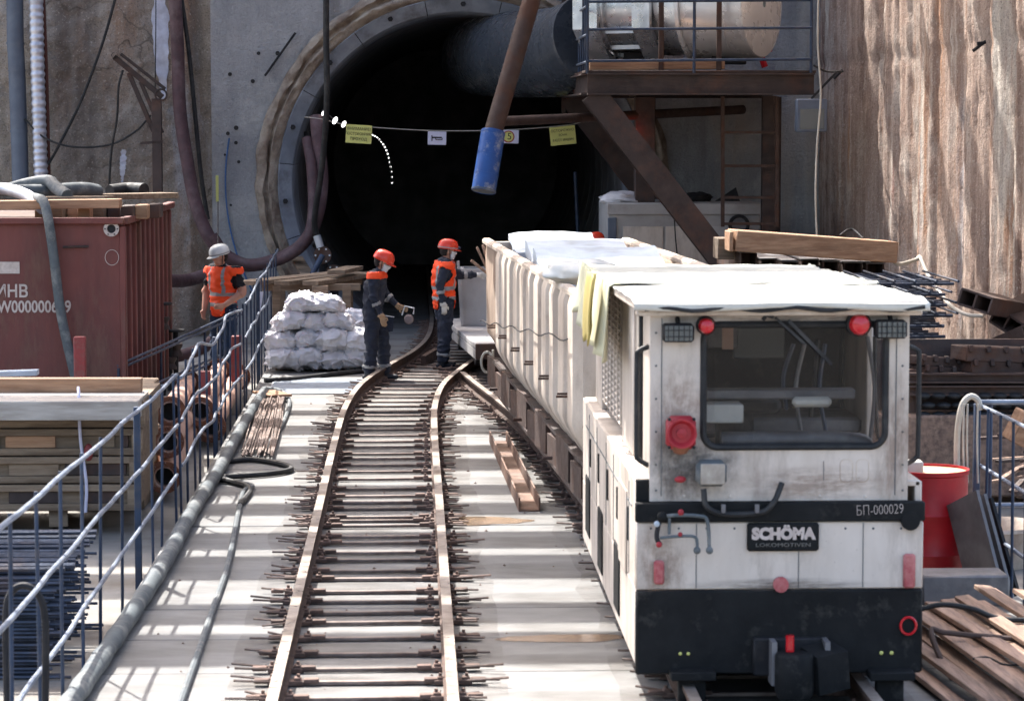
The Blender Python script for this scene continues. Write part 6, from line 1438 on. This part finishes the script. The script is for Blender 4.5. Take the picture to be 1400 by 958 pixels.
def person(label, loc, heading, J, top, legs, glove, helmet, vest, yoke=False, sleeves=True, mask_off=False, beam_lamp=False):
    """local frame: x forward, y to the person's own left, z up"""
    root = thing('person', label, 'person', loc, heading, local=True)
    J = {k: V(v) for k, v in J.items()}
    mats = [m_skin, top, legs, m_boot, glove, m_reflect]
    g = MB(); bones = []
    def limb(a, b, r0, r1, mi, nm, flat=1.0, side=None): capsule(g, a, b, r0, r1, flat, side); bones.append((V(a), V(b), (r0+r1)/2, mi, nm))
    pel, che, nk = J['pelvis'], J['chest'], J['neck']
    loft(g, [(pel+V((0, 0, -.10)), .10, .145), (pel+V((0, 0, -.02)), .125, .175), (pel.lerp(che, .35), .125, .168), (pel.lerp(che, .7), .135, .185), (che, .135, .205), (che.lerp(nk, .55), .115, .19), (che.lerp(nk, .85), .08, .12), (nk, .058, .062)])
    bones.append((pel+V((0, 0, -.06)), pel.lerp(che, .3), .14, 1 if sleeves or True else 1, 'torso')); bones.append((pel.lerp(che, .3), che, .14, 1, 'torso')); bones.append((che, che.lerp(nk, .7), .12, 1, 'torso'))
    hd = J['head']
    limb(che.lerp(nk, .8), hd+V((-.01, 0, -.06)), .056, .054, 0, 'neck')
    look = J.get('look', V((1, 0, 0))).normalized(); Rh = look.to_track_quat('X', 'Z').to_matrix()
    g.ball(hd+Rh @ V((-.005, 0, .025)), .1, (1.0, .80, 1.12), 18, 14, Rh); g.ball(hd+Rh @ V((.035, 0, -.055)), .07, (.85, .82, .9), 14, 10, Rh)
    g.ball(hd+Rh @ V((.098, 0, -.008)), .02, (1, .75, 1.3), 8, 6, Rh)
    for s_ in (-1, 1): g.ball(hd+Rh @ V((-.005, s_*.08, -.005)), .03, (.6, .35, 1), 8, 6, Rh)
    bones.append((hd+V((0, 0, -.06)), hd+V((0, 0, .08)), .09, 0, 'head'))
    for sd_, s_ in (('L', 1), ('R', -1)):
        sh, el, wr = J['sh'+sd_], J['el'+sd_], J['wr'+sd_]
        limb(che.lerp(nk, .45)+V((0, s_*.08, 0)), sh, .085, .078, 1, 'torso')
        limb(sh, el, .068, .054, 1, 'arm')
        limb(el, wr, .052, .036, 1 if sleeves else 0, 'fore')
        hdv = J.get('hd'+sd_, (wr-el)).normalized(); pn = V((0, s_, 0)); pn = (pn-hdv*pn.dot(hdv)).normalized(); ac = hdv.cross(pn)
        pc = wr+hdv*.055
        limb(wr, wr+hdv*.085, .034, .040, 4, 'hand', .55, pn)
        for f_ in range(4):
            o_ = wr+hdv*.085+ac*(-.03+.02*f_); L = (.062, .075, .07, .055)[f_]; k1 = o_+hdv*L*.55-pn*.008; k2 = k1+(hdv*.6-pn*.8).normalized()*L*.5
            limb(o_, k1, .0105, .010, 4, 'hand'); limb(k1, k2, .010, .009, 4, 'hand')
        tb = wr+hdv*.03-ac*.03; t1 = tb+(hdv*.6-ac*.8).normalized()*.04; limb(tb, t1, .013, .012, 4, 'hand'); limb(t1, t1+hdv*.03-pn*.012, .012, .010, 4, 'hand')
        hp, kn, an = J['hip'+sd_], J['kn'+sd_], J['an'+sd_]
        limb(hp, kn, .098, .076, 2, 'leg'); limb(kn, an+V((0, 0, .05)), .076, .066, 2, 'leg')
        td = J.get('toe'+sd_, V((1, 0, 0))).normalized()
        limb(an+V((0, 0, .06)), an+V((0, 0, -.03)), .055, .055, 3, 'boot')
        limb(an-td*.05+V((0, 0, -.045)), an+td*.15+V((0, 0, -.05)), .042, .036, 3, 'boot')
    me0 = g.mesh('body_base'); ob = bpy.data.objects.new('tmp_body', me0); COL.objects.link(ob)
    md = ob.modifiers.new('r', 'REMESH'); md.mode = 'VOXEL'; md.voxel_size = .0105
    sm = ob.modifiers.new('s', 'SMOOTH'); sm.factor = .5; sm.iterations = 2
    dg = bpy.context.evaluated_depsgraph_get(); me = bpy.data.meshes.new_from_object(ob.evaluated_get(dg)); bpy.data.objects.remove(ob)
    me.name = 'body'
    # nearest bone decides the garment
    fb = []
    for p in me.polygons:
        c = p.center; best = None
        for i, (a, b, r_, mi, nm) in enumerate(bones):
            d, t = seg_dist(c, a, b); d -= r_
            if best is None or d < best[0]: best = (d, i, t)
        fb.append((best[1], best[2]))
    # cloth folds
    bias = {}
    for p, (i, t) in zip(me.polygons, fb):
        for v in p.vertices: bias[v] = bones[i][4]
    nrm = [v.normal.copy() for v in me.vertices]
    for v in me.vertices:
        nm = bias.get(v.index)
        if nm in ('leg', 'arm', 'fore', 'torso') and (nm != 'fore' or sleeves):
            q = v.co; f_ = (1-abs(noise.noise(V((q.x*6+label.__len__(), q.y*6, q.z*11)))))**3
            v.co += nrm[v.index]*(.026*f_-.011+(.012 if nm == 'leg' else .004))
    me.materials.clear()
    for m_ in mats: me.materials.append(m_)
    pz = pel.z
    for p, (i, t) in zip(me.polygons, fb):
        nm, mi = bones[i][4], bones[i][3]; c = p.center
        if nm == 'torso' and c.z < pz-.04: mi = 2
        if nm == 'fore' and sleeves and t > .9: mi = 4
        if nm == 'arm' and not sleeves and t > .75: mi = 0
        if nm == 'leg' and legs is m_navy and .30 < c.z-min(J['anL'].z, J['anR'].z) < .36 and False: mi = 5
        p.material_index = mi; p.use_smooth = True
    body = bpy.data.objects.new('body', me); COL.objects.link(body); body.parent = root; ORIG[body] = V((0, 0, 0))
    def shell(nm, keep, off, mfn, mlist):
        b2 = bmesh.new(); b2.from_mesh(me); b2.faces.ensure_lookup_table()
        bmesh.ops.delete(b2, geom=[f for k, f in enumerate(b2.faces[:]) if not keep(k, f.calc_center_median())], context='FACES')
        b2.normal_update()
        for v in b2.verts: v.co += v.normal*off
        m2 = bpy.data.meshes.new(nm); b2.to_mesh(m2); b2.free(); m2.materials.clear()
        for m_ in mlist: m2.materials.append(m_)
        for p in m2.polygons: p.material_index = mfn(p.center); p.use_smooth = True
        o = bpy.data.objects.new(nm, m2); COL.objects.link(o); o.parent = root; ORIG[o] = V((0, 0, 0)); md = o.modifiers.new('t', 'SOLIDIFY'); md.thickness = .008; md.offset = 1; return o
    if vest:
        zl = pz-.13
        def keepv(k, c): return bones[fb[k][0]][4] == 'torso' and c.z > zl and c.z < nk.z-.03
        def vcol(c):
            if abs(c.z-(pz+.02)) < .026 or abs(c.z-(pz+.16)) < .026: return 1
            if c.z > pz+.16 and abs(abs(c.y-che.y)-.115) < .022: return 1
            return 0
        shell('vest', keepv, .014, vcol, [m_orange, m_reflect])
    if yoke:
        shell('shoulder_yoke', lambda k, c: bones[fb[k][0]][4] == 'torso' and c.z > che.z+.07 and c.z < nk.z-.02, .006, lambda c: 0, [m_orange])
    # reflective bands on trouser legs and sleeves
    for sd_ in 'LR':
        a, b = J['kn'+sd_], J['an'+sd_]
        if legs is m_navy:
            shell('leg_band', lambda k, c: bones[fb[k][0]][4] == 'leg' and .70 < seg_dist(c, a, b)[1] < .79 and seg_dist(c, a, b)[0] < .12, .005, lambda c: 0, [m_reflect])
            e_, w_ = J['el'+sd_], J['wr'+sd_]
            shell('sleeve_band', lambda k, c: bones[fb[k][0]][4] in ('arm', 'fore') and .25 < seg_dist(c, e_, w_)[1] < .42 and seg_dist(c, e_, w_)[0] < .08, .005, lambda c: 0, [m_reflect])
    # mask, eyes, hair, helmet
    inv = Rh.transposed()
    def hl(c): return inv @ (c-hd)
    if mask_off: shell('face_mask', lambda k, c: bones[fb[k][0]][4] in ('neck',) and hl(c).x > .0 and hl(c).z > -.16, .012, lambda c: 0, [m_mask])
    else: shell('face_mask', lambda k, c: bones[fb[k][0]][4] in ('head', 'neck') and hl(c).x > .035 and -.115 < hl(c).z < .005, .006, lambda c: 0, [m_mask])
    shell('hair', lambda k, c: bones[fb[k][0]][4] in ('head',) and hl(c).x < -.02 and hl(c).z > -.06, .006, lambda c: 0, [m_hair])
    for s_ in (-1, 1):
        g = MB(); g.ball(hd+Rh @ V((.086, s_*.033, .02)), .011, u=8, v=6); g.build('eye', m_eye, root)
    hc = hd+Rh @ V((-.005, 0, .045))
    g = MB(); rows = []
    for r_, h in ((.128, -.012), (.133, .0), (.132, .03), (.122, .07), (.098, .105), (.06, .125), (.002, .132)): rows.append((r_, h))
    g.lathe(hc, rows, 28, rot=Rh @ Matrix.Diagonal((1.08, .92, 1.0)))
    he = g.build('helmet', helmet, root, ang=60)
    g = MB(); br_ = []
    for k in range(15):
        a = -1.05+2.1*k/14; x_, y_ = 1.08*math.cos(a), .92*math.sin(a); e = .055*math.cos(a*1.45)
        br_.append((hc+Rh @ V((.130*x_, .130*y_, -.004)), hc+Rh @ V((.130*x_+e*math.cos(a), .130*y_+e*math.sin(a)*.5, -.022))))
    vs = [(g.bm.verts.new(p), g.bm.verts.new(q)) for p, q in br_]
    for (a, b), (c, d) in zip(vs, vs[1:]): g.bm.faces.new((a, b, d, c))
    o = g.build('visor', helmet, he); o.modifiers.new('t', 'SOLIDIFY').thickness = .006
    g = MB(); g.lathe(hc, [(.1345, .0), (.1345, .014), (.1325, .015)], 28, rot=Rh @ Matrix.Diagonal((1.08, .92, 1.0))); g.build('helmet_band', m_reflect if beam_lamp or helmet is m_helw else helmet, he)
    g = MB(); 
    for s_ in (-1, 1): g.tube([hc+Rh @ V((.01, s_*.095, -.01)), hd+Rh @ V((.03, s_*.075, -.09))], .005, 5)
    g.build('chin_strap', m_black, he)
    if beam_lamp:
        g = MB(); g.ball(hc+Rh @ V((.15, 0, .015)), .03, (1, 1.1, .8), 10, 8, Rh); g.build('head_lamp', m_blue, he)
    return root
# worker walking at the left of the track, looking down, seen from his right side
JW = dict(pelvis=(0, 0, .92), chest=(.03, 0, 1.28), neck=(.07, 0, 1.45), head=(.13, 0, 1.545), look=(1, -.05, -.42),
          shL=(.05, .19, 1.38), elL=(.12, .24, 1.12), wrL=(.30, .22, .97), hdL=(1, 0, -.4), shR=(.05, -.19, 1.38), elR=(.05, -.25, 1.10), wrR=(.15, -.24, .87), hdR=(.3, 0, -1),
          hipL=(0, .095, .88), knL=(.12, .10, .50), anL=(.14, .10, .09), hipR=(0, -.095, .88), knR=(.0, -.10, .49), anR=(-.04, -.10, .09))
wm = gr(510, 521); 
person('worker in navy overalls and orange helmet walking beside the rail', (wm.x, wm.y+.1, 0), R(-8), JW, m_navy, m_navy, m_tan, m_helo, False, yoke=True)
tl = thing('tool_bag', 'dark tool bag with a grey lamp and chrome handle in the walking worker\'s hand', 'tool bag', (wm.x+.38, wm.y+.3, .55))
q = V((wm.x+.40, wm.y+.28, .80))
g = MB(); g.prof(q+V((-.14, -.08, -.16)), q+V((-.14, .08, -.16)), [(-.34, -.06), (.0, .0), (.02, .18), (-.1, .2)]); g.build('bag', m_navy, tl)
g = MB(); g.lathe(q+V((.07, -.1, -.0)), [(.001, -.04), (.05, -.04), (.065, .0), (.05, .04)], 18, 'Y'); g.build('disc', M('dusty_grey', C(128, 116, 116), rough=.8, rand=0), tl)
g = MB(); g.tube([q+V((-.02, -.05, .05)), q+V((.02, -.05, .17)), q+V((.14, -.05, .14)), q+V((.13, -.05, .06))], .01, 6); g.build('handle', m_chrome, tl)
# worker on the track in the orange vest, reaching to the wagon
JV = dict(pelvis=(0, 0, .95), chest=(.0, 0, 1.32), neck=(.03, 0, 1.50), head=(.06, 0, 1.61), look=(1, -.1, -.12),
          shL=(.02, .20, 1.43), elL=(.28, .22, 1.27), wrL=(.54, .16, 1.27), hdL=(1, 0, 0), shR=(-.01, -.20, 1.43), elR=(-.12, -.25, 1.15), wrR=(-.07, -.26, .90), hdR=(.1, 0, -1),
          hipL=(0, .095, .90), knL=(.03, .11, .50), anL=(.02, .11, .09), hipR=(0, -.095, .90), knR=(.0, -.10, .50), anR=(-.05, -.10, .09))
wv = gr(607, 503)
person('worker in orange vest and helmet standing on the track and reaching to the wagon', (wv.x, wv.y, .0), R(14), JV, m_navy, m_navy, m_glove, m_helo, True, beam_lamp=True)
# worker with the silver helmet behind the fence
JF = dict(pelvis=(0, 0, .95), chest=(.02, 0, 1.31), neck=(.03, 0, 1.49), head=(.07, 0, 1.60), look=(1, -.35, -.25),
          shL=(.0, .21, 1.42), elL=(-.03, .30, 1.13), wrL=(.20, .20, .98), hdL=(1, -.4, -.2), shR=(.0, -.21, 1.42), elR=(.02, -.29, 1.14), wrR=(.12, -.24, .90), hdR=(.4, .1, -1),
          hipL=(0, .095, .90), knL=(.02, .11, .50), anL=(.0, .11, .09), hipR=(0, -.095, .90), knR=(.03, -.11, .50), anR=(.03, -.11, .09))
person('worker in silver helmet, orange vest and jeans behind the blue fence', (at(306, 400, 36).x, 36.0, .0), R(-128), JF, m_tee, m_jeans, m_skin, m_helw, True, sleeves=False, mask_off=True)
# worker hidden behind the wagon, only the helmet showing
person('worker behind the wagon with only an orange helmet showing', (2.72, 39.4, 0), R(180), JV, m_navy, m_navy, m_glove, m_helo, True)
